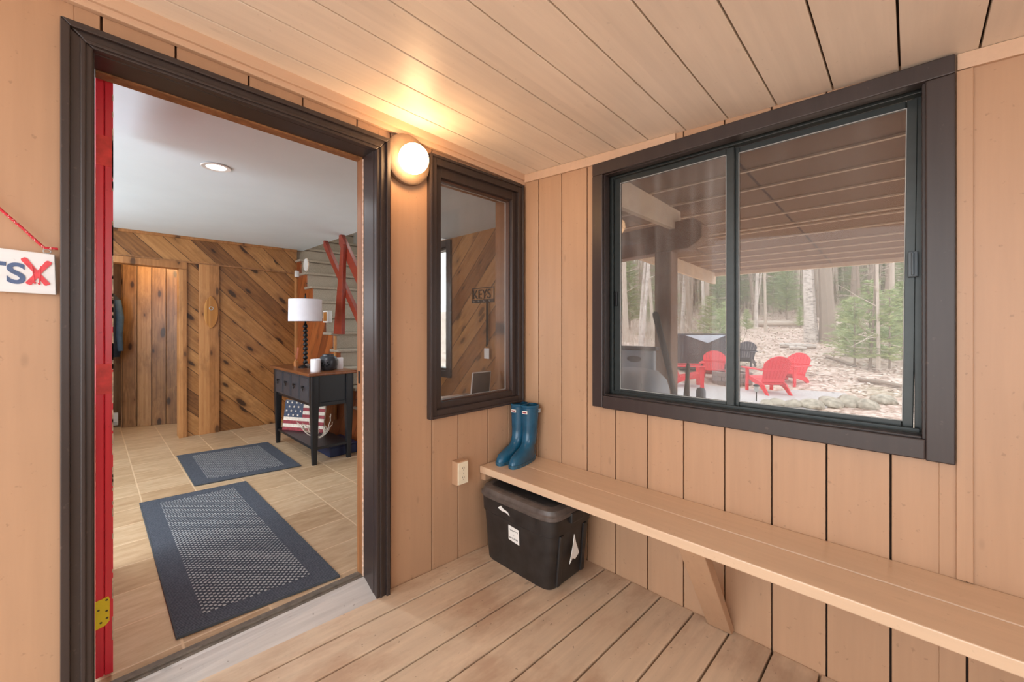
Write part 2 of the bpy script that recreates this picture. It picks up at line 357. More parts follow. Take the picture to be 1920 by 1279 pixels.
def obj(name, mb, m, parent=None, bevel=0, seg=2, auto=True, solid=0):
    me = bpy.data.meshes.new(name); vs = mb.v
    if parent is None:
        xs = [p[0] for p in vs]; ys = [p[1] for p in vs]; zs = [p[2] for p in vs]
        o0 = Vector(((min(xs)+max(xs))/2, (min(ys)+max(ys))/2, min(zs)))
    else: o0 = ORG[parent.name]
    me.from_pydata([(p[0]-o0.x, p[1]-o0.y, p[2]-o0.z) for p in vs], [], mb.f); me.validate()
    bm = bmesh.new(); bm.from_mesh(me); bmesh.ops.recalc_face_normals(bm, faces=bm.faces); bm.to_mesh(me); bm.free()
    if len(mb.sm) == len(me.polygons): me.polygons.foreach_set('use_smooth', mb.sm)
    if any(mb.sm): me.set_sharp_from_angle(angle=math.radians(42))
    ms = m if isinstance(m, (list, tuple)) else [m]
    for q in ms: me.materials.append(q if not isinstance(q, str) else M[q])
    o = bpy.data.objects.new(name, me); COL.objects.link(o)
    if parent is None: o.location = o0; ORG[o.name] = o0
    else: o.parent = parent; ORG[o.name] = o0
    if bevel:
        b = o.modifiers.new('bevel', 'BEVEL'); b.width = bevel; b.segments = seg; b.limit_method = 'ANGLE'; b.angle_limit = math.radians(50)
    return o
def struct(name, mb, m, parent=None, bevel=0):
    o = obj(name, mb, m, parent, bevel)
    if parent is None: o['kind'] = 'structure'
    return o
def tag(o, label, cat, group=None, kind=None):
    o['label'] = label; o['category'] = cat
    if group: o['group'] = group
    if kind: o['kind'] = kind
    return o
def thing(name, label, cat, loc=(0,0,0), group=None, kind=None):
    o = bpy.data.objects.new(name, None); COL.objects.link(o); o.location = loc; o.empty_display_size = .05
    ORG[o.name] = Vector(loc)
    if kind: o['kind'] = kind
    else: tag(o, label, cat, group)
    return o
def dup(root, loc, rotz=None, scale=None, label=None):
    r = root.copy(); COL.objects.link(r); r.location = loc
    if rotz is not None: r.rotation_euler = (0, 0, rotz)
    if scale is not None: r.scale = (scale,)*3
    if label: r['label'] = label
    for ch in list(root.children):
        c = ch.copy(); COL.objects.link(c); c.parent = r
        for g in list(ch.children):
            d = g.copy(); COL.objects.link(d); d.parent = c
    return r
_tc = {}
def text_mb(body, size, depth, place, sx=1.0, align='LEFT', bold=0):
    cu = bpy.data.curves.new('t', 'FONT'); cu.body = body; cu.size = size; cu.extrude = depth; cu.align_x = align; cu.offset = bold
    o = bpy.data.objects.new('t', cu); COL.objects.link(o)
    dg = bpy.context.evaluated_depsgraph_get(); me = bpy.data.meshes.new_from_object(o.evaluated_get(dg))
    mb = MB(); mb.add([place(v.co.x*sx, v.co.y, v.co.z) for v in me.vertices], [tuple(p.vertices) for p in me.polygons])
    bpy.data.objects.remove(o); bpy.data.meshes.remove(me); bpy.data.curves.remove(cu); return mb
def strips(edges, gap, t0, t1, zlo, zhi, holes, put):
    """upright boards between edges, cut round rectangular holes (u0,u1,z0,z1)"""
    mb = MB()
    for a, b in zip(edges[:-1], edges[1:]):
        a2, b2 = a+gap/2, b-gap/2
        cuts = sorted(set([a2, b2]+[c for h in holes for c in h[:2] if a2 < c < b2]))
        for c0, c1 in zip(cuts[:-1], cuts[1:]):
            mid = (c0+c1)/2; segs = [(zlo, zhi)]
            for h in holes:
                if h[0] <= mid <= h[1]:
                    ns = []
                    for s0, s1 in segs:
                        if h[2] > s0: ns.append((s0, min(s1, h[2])))
                        if h[3] < s1: ns.append((max(s0, h[3]), s1))
                    segs = [q for q in ns if q[1]-q[0] > 1e-4]
            for s0, s1 in segs: put(mb, c0, c1, s0, s1, t0, t1)
    return mb
deck_z = lambda x, y: -.045*x + .012*y
ceil_z = lambda x, y: 2.282 - .03*x + .051*y

# ------------------------------------------------------------------ the porch shell
XL, YF = -3.4, -3.0          # how far the porch reaches left and towards the viewer's back
DO = (-1.985, -1.0, -.3, 2.175)                 # rough door opening in wall A
WA = (-.70, -.045, .86, 2.175)                   # side window opening
WB = (-1.87, -.585, .905, 2.16)                 # big window opening (y)
eA = [-3.4, -3.2, -3.0, -2.8, -2.6, -2.35, -2.16, -1.927, -1.747, -1.531, -1.338, -1.106, -.94, -.70, -.526, -.302, -.135, -.0]
mb = strips(eA, .006, 0, .02, -.1, 2.45, [DO, WA], lambda m, a, b, z0, z1, t0, t1: m.box(a, b, t0, t1, z0, z1))
struct('wall_left', mb, 'wallA', bevel=.0015)
mb = strips([XL, .02], 0, .02, .11, -.2, 2.5, [DO, WA], lambda m, a, b, z0, z1, t0, t1: m.box(a, b, t0, t1, z0, z1))
struct('wall_left', mb, 'gapwall')
eB = [0] + [-(.1372+.1795*k) for k in range(0, 18)]
mb = strips(sorted(eB), .006, 0, .02, -.2, 2.35, [WB], lambda m, a, b, z0, z1, t0, t1: m.box(t0, t1, a, b, z0, z1))
struct('wall_right', mb, 'wallB', bevel=.0015)
mb = strips([-3.19, 0.0], 0, .02, .11, -.2, 2.4, [WB], lambda m, a, b, z0, z1, t0, t1: m.box(t0, t1, a, b, z0, z1))
struct('wall_right', mb, 'darkgap')
# ceiling boards run along x, roof falls towards -y
mb = MB(); y = .0; e = [0, -.138]+[-.138-.182*k for k in range(1, 18)]
for a, b in zip(e[:-1], e[1:]): mb.box(XL, 0, b+.003, a-.003, 0, .02)
mb.map(lambda p: (p.x, p.y, p.z+ceil_z(p.x, p.y))); struct('ceiling', mb, 'ceil', bevel=.002)
mb = MB().box(XL-.1, .0, YF-.1, .15, .02, .12); mb.map(lambda p: (p.x, p.y, p.z+ceil_z(p.x, p.y))); struct('ceiling', mb, 'darkgap')
# deck boards
mb = MB(); g = [0.0]+[-.143-.157*k for k in range(0, 21)]
for a, b in zip(g[:-1], g[1:]): mb.box(XL, -.001, b+.005, a-.003, -.03, 0)
mb.map(lambda p: (p.x, p.y, p.z+deck_z(p.x, p.y))); struct('floor', mb, 'deck', bevel=.004)
mb = MB().box(XL, 0, YF, 0, -.16, -.05); mb.map(lambda p: (p.x, p.y, p.z+deck_z(p.x, p.y))); struct('floor', mb, 'darkgap')
# crown strips
mb = MB().hexa([(XL,-.022,2.318),(-.0,-.022,2.216),(-.0,0,2.216),(XL,0,2.318),(XL,-.022,2.36),(0,-.022,2.262),(0,0,2.262),(XL,0,2.36)])
struct('trim_1', mb, 'trimtan', bevel=.002)
mb = MB().hexa([(XL,-.034,2.335),(-.0,-.034,2.243),(-.0,0,2.243),(XL,0,2.335),(XL,-.034,2.386),(0,-.034,2.288),(0,0,2.288),(XL,0,2.386)])
struct('trim_2', mb, 'trimtan', bevel=.002)
def ctrim(y0, y1, name):
    struct(name, MB().hexa([(-.014,y1,ceil_z(0,y1)-.052),(0,y1,ceil_z(0,y1)-.052),(0,y0,ceil_z(0,y0)-.052),(-.014,y0,ceil_z(0,y0)-.052),
        (-.014,y1,ceil_z(0,y1)-.001),(0,y1,ceil_z(0,y1)-.001),(0,y0,ceil_z(0,y0)-.001),(-.014,y0,ceil_z(0,y0)-.001)]), 'trimtan', bevel=.0015)
ctrim(-.03, -1.0, 'trim_3'); ctrim(-1.91, -3.2, 'trim_4')
struct('trim_5', MB().box(-.012, 0, -1.945, -1.908, .5, ceil_z(0,-1.93)-.054), 'wallB', bevel=.002)

struct('wall_unseen_back', MB().box(XL, .1, YF-.1, YF, -.1, 1.05).box(XL, -2.0, YF-.1, YF, 1.05, 2.3).box(-1.0, .1, YF-.1, YF, 1.05, 2.3), 'wallB')  # unseen back wall and its gap, shaped to steer daylight into the porch
# ------------------------------------------------------------------ doorway
t = thing('door_1', '', '', (-1.5, 0, .06), kind='structure')
# casing: two flat boards with a stepped back band, mitred head
def casing(mb, u0, u1, z0, z1, w, p0, p1, put):   # inner opening u0..u1, top z1
    pass
mb = MB()
OTL, OTR = 2.212, 2.196; ITL, ITR = 2.152, 2.130
mb.hexa([(-2.012,-.03,.05),(-1.945,-.03,.05),(-1.945,.0,.05),(-2.012,.0,.05),(-2.012,-.03,OTL),(-1.945,-.03,ITL),(-1.945,0,ITL),(-2.012,0,OTL)])
mb.hexa([(-1.026,-.03,.03),(-.966,-.03,.03),(-.966,0,.03),(-1.026,0,.03),(-1.026,-.03,ITR),(-.96,-.03,OTR),(-.96,0,OTR),(-1.026,0,ITR)])
mb.hexa([(-1.945,-.03,ITL),(-1.026,-.03,ITR),(-1.026,0,ITR),(-1.945,0,ITL),(-2.012,-.03,OTL),(-.96,-.03,OTR),(-.96,0,OTR),(-2.012,0,OTL)])
obj('casing', mb, 'brown', t, bevel=.004)
mb = MB()   # raised bead round the outside and a second one near the opening
for d0, d1, pr in ((0, .02, -.042), (.040, .052, -.036)):
    a0, a1 = -2.012+d0, -2.012+d1; b0, b1 = -.963-d0*.9, -.963-d1*.9
    zt0, zt1 = OTL-d0, OTL-d1; zr0, zr1 = OTR-d0, OTR-d1
    mb.hexa([(a0,pr,.05),(a1,pr,.05),(a1,-.029,.05),(a0,-.029,.05),(a0,pr,zt0),(a1,pr,zt1),(a1,-.029,zt1),(a0,-.029,zt0)])
    mb.hexa([(b1,pr,.03),(b0,pr,.03),(b0,-.029,.03),(b1,-.029,.03),(b1,pr,zr1),(b0,pr,zr0),(b0,-.029,zr0),(b1,-.029,zr1)])
    mb.hexa([(a1,pr,zt1),(b1,pr,zr1),(b1,-.029,zr1),(a1,-.029,zt1),(a0,pr,zt0),(b0,pr,zr0),(b0,-.029,zr0),(a0,-.029,zt0)])
obj('casing_bead', mb, 'brown', t, bevel=.003)
mb = MB().box(-1.985, -1.9415, .001, .175, .02, 2.19).box(-1.028, -.99, 0, .108, .02, 2.17)
mb.hexa([(-1.985,0,ITL),(-1.0,0,ITR),(-1.0,.108,ITR),(-1.985,.108,ITL),(-1.985,0,ITL+.03),(-1.0,0,ITR+.03),(-1.0,.108,ITR+.03),(-1.985,.108,ITL+.03)])
obj('jamb', mb, 'brown', t, bevel=.002)
mb = MB().box(-1.032, -.99, .108, .16, .1, 2.15)
mb.hexa([(-1.94,.108,ITL-.006),(-1.0,.108,ITR-.008),(-1.0,.16,ITR-.008),(-1.94,.16,ITL-.006),(-1.94,.108,ITL+.03),(-1.0,.108,ITR+.03),(-1.0,.16,ITR+.03),(-1.94,.16,ITL+.03)])
obj('inner_stop', mb, 'jambwood', t, bevel=.002)
obj('weather_strip', MB().box(-1.0305, -1.0275, .098, .1085, .1, 2.12), 'wornwhite', t)
sp = obj('strike_plate', MB().box(-1.0332, -1.0315, .125, .145, 1.03, 1.09), 'ironblack', t)
# threshold: sloped metal sill and dark inner strip
mb = MB().prism([(-.035,.03),(-.035,.052),(.085,.094),(.1,.098),(.1,.03)], 'x', -1.99, -1.0)
mb.map(lambda p: (p.x, p.y, p.z+(-.045*(p.x+1.5) if p.y < 0 else 0)))
mb.map(lambda p: (p.x, p.y, p.z+.012*(1 if p.y < 0 else 0)))
obj('threshold', mb, 'thr', t, bevel=.003)
obj('threshold_strip', MB().box(-1.99, -1.0, .1, .155, .04, .1).box(-1.99, -1.0, .112, .122, .09, .106), 'thr2', t, bevel=.001)
# the red door swung fully inwards: its hinge edge faces the porch
d = struct('door_2', MB().box(-1.939, -1.9195, .18, 1.06, .112, 2.165).box(-1.9165, -1.896, .18, 1.06, .112, 2.165).box(-1.9195, -1.9165, .186, 1.05, .112, 2.165), 'red', bevel=.002)
d['kind'] = 'structure'
obj('edge_patch', MB().box(-1.9385, -1.899, .1785, .1805, 1.862, 1.965), 'redlite', d, bevel=.0005)
obj('edge_patch', MB().box(-1.9385, -1.8965, .1785, .1805, 1.078, 1.182), 'redlite', d, bevel=.0005)
mb = MB(); random.seed(3)
for i in range(46):
    z = .2+random.random()*1.9; l = .01+random.random()**3*.12; mb.box(-1.8985, -1.8955, .1782, .1805, z, min(2.13, z+l))
for z, l in ((1.25,.6),(.75,.3),(.2,.35)): mb.box(-1.9395, -1.9385, .1785, .1805, z, z+l)
obj('worn_paint_edge', mb, 'wornwhite', d)
h = obj('hinge_leaf', MB().prism([(-1.940,.28),(-1.915,.285),(-1.905,.297),(-1.904,.37),(-1.908,.382),(-1.940,.375)], 'y', .176, .1805), 'yellow', d, bevel=.001)
mb = MB()
for x, z in ((-1.932,.345),(-1.912,.335),(-1.912,.372),(-1.926,.300),(-1.911,.31)): mb.lathe([(.0035,0),(.0025,.0012)], (x,.1755,z), 10, 'y')
obj('screw', mb, 'metalscrew', h)

# ------------------------------------------------------------------ side window (window_1)
w = thing('window_1', '', '', (-.38, 0, .83), kind='structure')
def ring(mb, u0, u1, z0, z1, wl, wr, wb, wt, put):
    put(mb, u0, u0+wl, z0, z1); put(mb, u1-wr, u1, z0, z1); put(mb, u0+wl, u1-wr, z0, z0+wb); put(mb, u0+wl, u1-wr, z1-wt, z1)
PA = lambda t0, t1: (lambda m, a, b, z0, z1: m.box(a, b, t0, t1, z0, z1))
PB = lambda t0, t1: (lambda m, a, b, z0, z1: m.box(t0, t1, a, b, z0, z1))
mb = MB(); ring(mb, -.732, -.018, .826, 2.205, .045, .045, .045, .05, PA(-.028, .002)); obj('casing', mb, 'brown', w, bevel=.004)
mb = MB(); ring(mb, -.732, -.018, .826, 2.205, .014, .014, .014, .014, PA(-.036, -.027)); obj('casing_bead', mb, 'brown', w, bevel=.003)
mb = MB(); ring(mb, -.690, -.055, .868, 2.165, .045, .045, .035, .06, PA(-.006, .03)); obj('sash_frame', mb, 'brown', w, bevel=.003)
mb = MB(); ring(mb, -.655, -.088, .895, 2.115, .018, .02, .014, .02, PA(.02, .048)); obj('glazing_frame', mb, 'brownw', w, bevel=.002)
mb = MB(); ring(mb, -.70, -.045, .862, 2.17, .035, .035, .02, .04, PA(.055, .17)); obj('inner_jamb', mb, 'vboard', w, bevel=.002)
mb = MB(); ring(mb, -.638, -.107, .908, 2.097, .0035, .0035, .003, .003, PA(.046, .052)); obj('glazing_bead', mb, 'seal', w)
obj('pane', MB().box(-.637, -.108, .049, .053, .909, 2.096), 'glassA', w)

# ------------------------------------------------------------------ big sliding window (window_2)
w = thing('window_2', '', '', (0, -1.23, .87), kind='structure')
mb = MB(); L_, R_ = -.55, -1.906; li, ri = -.614, -1.838
zt = lambda y: 2.196+(y-L_)*.0075
for z0, z1 in ((0, 0),): pass
mb.box(-.032, .002, li, L_, .872, 2.13); mb.box(-.032, .002, R_, ri, .868, 2.12)
mb.box(-.032, .002, ri, li, .870, .937)
mb.hexa([(-.032,R_,2.12),(.002,R_,2.12),(.002,L_,2.13),(-.032,L_,2.13),(-.032,R_,2.181),(.002,R_,2.181),(.002,L_,2.196),(-.032,L_,2.196)])
obj('casing', mb, 'brown', w, bevel=.004)
mb = MB(); ring(mb, -1.842, -.608, .931, 2.137, .012, .012, .012, .012, PB(-.012, .03)); obj('casing_lip', mb, 'brown', w, bevel=.002)
mb = MB(); ring(mb, -1.87, -.585, .905, 2.16, .024, .024, .02, .02, PB(.0, .12)); obj('reveal', mb, 'brown', w, bevel=.002)
mb = MB(); ring(mb, -1.846, -.609, .925, 2.14, .034, .022, .018, .02, PB(.086, .12)); ring(mb, -1.846, -.609, .925, 2.14, .014, .022, .018, .02, PB(.05, .088)); obj('outer_frame', mb, 'alu', w, bevel=.002)
mb = MB().box(.055, .062, -1.825, -.63, .942, .955).box(.075, .08, -1.825, -.63, .942, .952); obj('slide_track', mb, 'alu', w, bevel=.001)
s1 = MB(); ring(s1, -1.235, -.632, .944, 2.118, .034, .036, .026, .03, PB(.064, .080)); sl = obj('left_sash', s1, 'alu', w, bevel=.003)
mb = MB(); ring(mb, -1.203, -.667, .968, 2.09, .0025, .0025, .0025, .0025, PB(.0625, .066)); obj('glazing_bead', mb, 'seal', sl)
obj('left_pane', MB().box(.070, .074, -1.203, -.667, .969, 2.089), 'glassL', w)
obj('sash_pull', MB().box(.055, .066, -.652, -.636, 1.42, 1.50), 'ironblack', sl, bevel=.002)
s2 = MB()   # the right sash sits slightly out of plumb
ring(s2, -1.822, -1.20, .944, 2.118, .030, .05, .028, .028, PB(.084, .100))
def lean(p): return (p.x, p.y+(.012*(2.1-p.z)/1.15 if p.y < -1.7 else 0), p.z)
s2.map(lean); sr = obj('right_sash', s2, 'alu', w, bevel=.003)
mb = MB(); ring(mb, -1.794, -1.248, .971, 2.092, .0025, .0025, .0025, .0025, PB(.0825, .086)); mb.map(lean); obj('glazing_bead', mb, 'seal', sr)
obj('right_pane', MB().box(.090, .094, -1.794, -1.248, .972, 2.091).map(lean), 'glassR', w)
obj('latch', MB().box(.060, .085, -1.822, -1.795, 1.485, 1.575).box(.05, .07, -1.812, -1.804, 1.49, 1.57), 'alulight', sr, bevel=.003)

# ------------------------------------------------------------------ bench
bt = thing('wall_bench', 'long tan painted two plank bench running along the window wall', 'bench', (-.18, -1.4, .457))
obj('seat_plank', MB().box(-.372, -.187, -3.1, -.004, .457, .497), 'bench', bt, bevel=.004)
obj('seat_plank', MB().box(-.183, -.002, -3.1, -.004, .457, .497), 'bench', bt, bevel=.004)
obj('wall_cleat', MB().box(-.36, -.04, -.04, -.003, .415, .457), 'brace', bt, bevel=.002)
obj('wall_ledger', MB().box(-.04, -.002, -3.1, -.04, .42, .457), 'brace', bt, bevel=.002)
for yb in (-1.20, -2.55):
    mb = MB().hexa([(-.04,yb-.055,-.01),(-.002,yb-.055,-.01),(-.002,yb+.045,-.01),(-.04,yb+.045,-.01),
                    (-.365,yb-.055,.457),(-.31,yb-.055,.457),(-.31,yb+.045,.457),(-.365,yb+.045,.457)])
    obj('brace', mb, 'brace', bt, bevel=.003)

# ------------------------------------------------------------------ storage bin
bn = thing('storage_bin', 'black plastic lidded tote pushed under the bench end', 'storage bin', (-.235, -.31, .01))
zb = deck_z(-.24, -.3)+.003
cx, cy = -.235, -.315
secs = [(zb, cx, cy, .158, .225, 8), (zb+.012, cx, cy, .164, .232, 8), (zb+.27, cx, cy, .176, .254, 8), (zb+.275, cx, cy, .181, .262, 8), (zb+.37, cx, cy, .184, .266, 8)]
obj('body', MB().loft(secs, 72), 'bin', bn)
for xa in (cx-.115, cx+.085):
    obj('end_rib', MB().hexa([(xa,cy-.242,zb+.01),(xa+.03,cy-.242,zb+.01),(xa+.03,cy-.20,zb+.01),(xa,cy-.20,zb+.01),(xa,cy-.263,zb+.268),(xa+.03,cy-.263,zb+.268),(xa+.03,cy-.20,zb+.268),(xa,cy-.20,zb+.268)]), 'bin', bn, bevel=.005)
secs = [(zb+.352, cx, cy, .188, .272, 7), (zb+.357, cx, cy, .192, .277, 7), (zb+.375, cx, cy, .192, .277, 7), (zb+.380, cx, cy, .186, .270, 7), (zb+.384, cx, cy, .184, .268, 7), (zb+.40, cx, cy, .180, .263, 7), (zb+.405, cx, cy, .170, .252, 7)]
ld = obj('lid', MB().loft(secs, 72), 'binlid', bn)
obj('lid_panel', MB().loft([(zb+.404, cx, cy, .145, .225, 8), (zb+.409, cx, cy, .14, .22, 8)], 60), 'bin', ld)
obj('lid_latch', MB().box(cx-.05, cx+.05, cy-.284, cy-.265, zb+.315, zb+.368), 'bin', bn, bevel=.006)
obj('bin_label', MB().prism([(cy+.032,zb+.178),(cy-.044,zb+.170),(cy-.040,zb+.246),(cy+.034,zb+.252)], 'x', cx-.1785, cx-.1765), 'paper', bn)
lb = bn.children[-1]
mb = MB(); random.seed(5)
for row in range(3):
    y = cy+.026; zz = zb+.230-row*.020
    if row == 1: mb.tube([(cx-.1787, cy-.002, zz), (cx-.1787, cy-.008, zz+.002)], .0012, 5); continue
    while y > cy-.032:
        l = .003+random.random()*.004; pts = []
        for k in range(5): pts.append((cx-.1788, y-l*k/4, zz+(random.random()-.4)*.009))
        mb.tube(pts, .0009, 5); y -= l+.0015
obj('handwriting', mb, 'ink', lb)
mb = MB().prism([(cy+.105,zb+.320),(cy+.08,zb+.312),(cy+.045,zb+.3122),(cy+.02,zb+.303),(cy+.035,zb+.320),(cy+.07,zb+.327),(cy+.085,zb+.338),(cy+.107,zb+.322)], 'x', cx-.1842, cx-.1822)
obj('tape_scrap', mb, 'paper', bn)
mb = MB().prism([(cx-.045,zb+.11),(cx-.02,zb+.13),(cx+.0,zb+.118),(cx+.035,zb+.138),(cx+.008,zb+.2),(cx-.005,zb+.245),(cx-.017,zb+.19)], 'y', cy-.2665, cy-.2635)
obj('torn_sticker', mb, 'paper', bn)

# ------------------------------------------------------------------ rubber boots
def boot(loc, rot, label, side):
    b = thing('rubber_boot', label, 'boot', (0, 0, 0), 'pair of boots on the bench')
    sole = [(0, -.085, 0, .128, .040, 2.6), (.012, -.085, 0, .130, .042, 2.6), (.020, -.085, 0, .130, .042, 2.6)]
    upper = [(.018, -.084, 0, .127, .040, 2.5), (.035, -.080, 0, .128, .041, 2.4), (.055, -.072, 0, .118, .042, 2.3), (.074, -.048, 0, .092, .040, 2.2), (.090, -.022, 0, .066, .037, 2),
             (.110, -.008, 0, .055, .040, 2), (.14, -.001, 0, .050, .043, 2), (.18, .002, 0, .050, .046, 2), (.22, .003, 0, .052, .049, 2), (.27, .004, 0, .054, .052, 2), (.325, .003, 0, .055, .054, 2), (.333, .003, 0, .055, .054, 2)]
    inner = [(.333, .003, 0, .050, .049, 2), (.30, .003, 0, .048, .047, 2), (.20, .002, 0, .042, .040, 2)]
    obj('sole', MB().loft(sole, 40), 'bootdark', b)
    m_ = MB().loft(upper+inner, 40); obj('shaft', m_, 'boot', b)
    obj('top_band', MB().loft([(.318, .003, 0, .0565, .0555), (.320, .003, 0, .058, .057), (.334, .003, 0, .058, .057), (.335, .003, 0, .0545, .0535)], 40, cap=False), 'boot', b)
    lab = obj('front_label', MB().box(-.0605, -.054, -.017, .017, .286, .304), 'paper', b, bevel=.001)
    obj('label_print', MB().box(-.0612, -.0602, -.013, .013, .291, .299), 'flagred', lab)
    obj('strap', MB().tube([(.004, -.055*side if False else -.053, .30), (.03, -.046, .30), (.052, -.026, .298)], .006, 6), 'boot', b)
    obj('buckle', MB().box(.016, .034, -.0595, -.051, .288, .312), 'seal', b, bevel=.001)
    b.location = loc; b.rotation_euler = (0, 0, rot); return b
boot((-.092, -.058, .497), .12, 'teal rubber boot nearer the door wall, half hidden by its mate', 1)
boot((-.082, -.136, .497), .20, 'teal rubber boot on the bench standing in front of its mate', 1)

# ------------------------------------------------------------------ outlet box
ob = thing('outlet_box', 'surface mounted outlet box with ivory face plate beside the bench', 'electrical outlet', (-.532, 0, .445))
obj('box', MB().box(-.572, -.498, -.05, -.001, .446, .573), 'wallA', ob, bevel=.003)
pl = obj('cover_plate', MB().box(-.570, -.499, -.056, -.050, .450, .569), 'outlet', ob, bevel=.003)
for z in (.484, .535): obj('receptacle', MB().lathe([(.0155, -.0568), (.0155, -.056)], (-.5345, 0, z), 20, 'y'), 'outlet', pl)
mb = MB()
for z in (.484, .535): mb.box(-.541, -.539, -.0578, -.0573, z-.001, z+.007).box(-.530, -.528, -.0578, -.0573, z-.001, z+.007).lathe([(.002, -.0578), (.002, -.0573)], (-.5345, 0, z-.008), 8, 'y')
mb.lathe([(.002, -.0572), (.002, -.056)], (-.5345, 0, .5095), 8, 'y')
obj('slot', mb, 'ink', pl)

# ------------------------------------------------------------------ porch lamp
lp = thing('porch_lamp', 'lit round wall lamp with opal globe between door and side window', 'wall lamp', (-.86, 0, 2.12))
obj('back_plate', MB().lathe([(.118, .0), (.124, -.012), (.122, -.03), (.112, -.038), (.06, -.040), (.055, -.040)], (-.858, -.001, 2.132), 48, 'y'), 'lampplate', lp)
obj('collar', MB().lathe([(.06, -.038), (.06, -.058), (.05, -.058)], (-.858, 0, 2.128), 32, 'y'), 'lampplate', lp)
gm = MB().sphere((-.872, -.098, 2.112), .071)
obj('globe', gm, 'globe', lp)

# ------------------------------------------------------------------ ski sign
sg = thing('hanging_sign', 'white painted wooden sign with red crossed skis hung on red cord', 'sign', (-2.25, -.02, 1.40))
SGY = -.022
mb = MB().hexa([(-2.45,SGY,1.418),(-2.020,SGY,1.404),(-2.020,-.003,1.404),(-2.45,-.003,1.418),(-2.45,SGY,1.547),(-2.023,SGY,1.520),(-2.023,-.003,1.520),(-2.45,-.003,1.547)])
obj('board', mb, 'signw', sg, bevel=.002)
tilt = lambda x: -.04*(x+2.1)
def plS(x0, z0): return lambda u, v, d_: (x0+u, SGY-.0008-d_, z0+v+tilt(x0+u))
obj('lettering', text_mb('TS', .079, .0006, plS(-2.1605, 1.433), 1.0, bold=.0018), 'navy', sg)
mb = MB()
def ski(x0, z0, x1, z1, e=0):
    a, b = Vector((x0, SGY-.001, z0)), Vector((x1, SGY-.001, z1)); d = (b-a).normalized(); n_ = Vector((-d.z, 0, d.x))
    pts = []
    for f_, w_ in ((0, .004), (.03, .0062), (.3, .0055), (.6, .0050), (.85, .0062), (.95, .0066), (1, .004)):
        pts.append((a+(b-a)*f_, w_))
    poly = [(p+n_*w_) for p, w_ in pts]+[(p-n_*w_) for p, w_ in reversed(pts)]
    mb.prism([(p.x, p.z) for p in poly], 'y', SGY-.0016-e, SGY-.0002)
ski(-2.036, 1.4305, -2.0825, 1.5035); ski(-2.0735, 1.4305, -2.0325, 1.4985, .0007)
obj('crossed_skis', mb, 'coral', sg)
mb = MB()
mb.tube([(-2.0605, SGY-.002, 1.432), (-2.0655, SGY-.002, 1.482)], .0011, 6).tube([(-2.0525, SGY-.002, 1.430), (-2.0495, SGY-.002, 1.484)], .0011, 6)
for x, z in ((-2.0605,1.436),(-2.0525,1.434)): mb.lathe([(.0028,-.0024),(.0028,-.0004)], (x,SGY,z), 10, 'y')
obj('ski_poles', mb, 'coral', sg)
mb = MB().tube([(-2.038+.0075*math.cos(a), SGY+.008, 1.5285+.006*math.sin(a)) for a in [2*PI*k/16 for k in range(17)]], .0014, 6)
mb.tube([(-2.038, SGY+.008, 1.523), (-2.038, SGY+.008, 1.512)], .0014, 6)
obj('screw_eye', mb, 'seal', sg)
obj('cord', MB().tube([(-2.236, -.02, 1.79), (-2.18, -.021, 1.712), (-2.123, -.022, 1.633), (-2.08, -.022, 1.583), (-2.050, -.022, 1.545), (-2.042, -.022, 1.537), (-2.030, -.021, 1.537), (-2.0165, -.02, 1.538)], .0034, 8), 'rope', sg)
obj('cord', MB().tube([(-2.236, -.02, 1.79), (-2.30, -.021, 1.70), (-2.40, -.022, 1.56)], .0034, 8), 'rope', sg)
obj('nail', MB().lathe([(.004, -.03), (.002, -.028), (.002, -.002)], (-2.236, 0, 1.79), 10, 'y'), 'seal', sg)

# ------------------------------------------------------------------ interior shell
ZI = .095; IC = 2.285; YB = 3.88; XE = .85; XW = -3.6
struct('floor', MB().box(XW, XE, .155, 5.6, ZI-.1, ZI), 'tile')
mb = MB().box(XW, -.02, .11, 4.0, IC, IC+.1).box(-.02, XE+.1, .11, 1.95, IC, IC+.1)
struct('ceiling', mb, 'intceil')
# back wall with the opening to the closet
OX0, OX1, OZ = -2.16, -1.28, 1.99
mb = MB().box(XW, OX0, YB, YB+.1, ZI, IC).box(OX1, -.10, YB, YB+.1, ZI, IC).box(OX0, OX1, YB, YB+.1, OZ, IC)
struct('wall_back', mb, 'diagback')
mb = MB().hexa([(XW,YB-.02,2.05+.02*1),( -.10,YB-.02,1.985),(-.10,YB,1.985),(XW,YB,2.07),(XW,YB-.02,IC),(-.10,YB-.02,IC),(-.10,YB,IC),(XW,YB,IC)])
struct('wall_back', mb, 'diagback')
struct('trim_6', MB().hexa([(XW,YB-.03,2.05),(-.10,YB-.03,1.972),(-.10,YB,1.972),(XW,YB,2.05),(XW,YB-.03,2.068),(-.10,YB-.03,1.987),(-.10,YB,1.987),(XW,YB,2.068)]), 'jambwood')
struct('trim_7', MB().box(XW, -.10, YB-.032, YB-.018, IC-.03, IC), 'vboard', bevel=.002)
struct('trim_8', MB().box(-1.287, -1.219, YB-.03, YB+.12, ZI, 1.924), 'vboard', bevel=.003)
struct('trim_9', MB().hexa([(OX0-.07,YB-.03,1.955),(-1.219,YB-.03,1.925),(-1.219,YB+.12,1.925),(OX0-.07,YB+.12,1.955),(OX0-.07,YB-.03,2.03),(-1.219,YB-.03,2.0),(-1.219,YB+.12,2.0),(OX0-.07,YB+.12,2.03)]), 'vboard', bevel=.003)
struct('trim_10', MB().box(-1.112, -.925, YB-.022, YB, ZI, 2.02), 'vboard', bevel=.003)
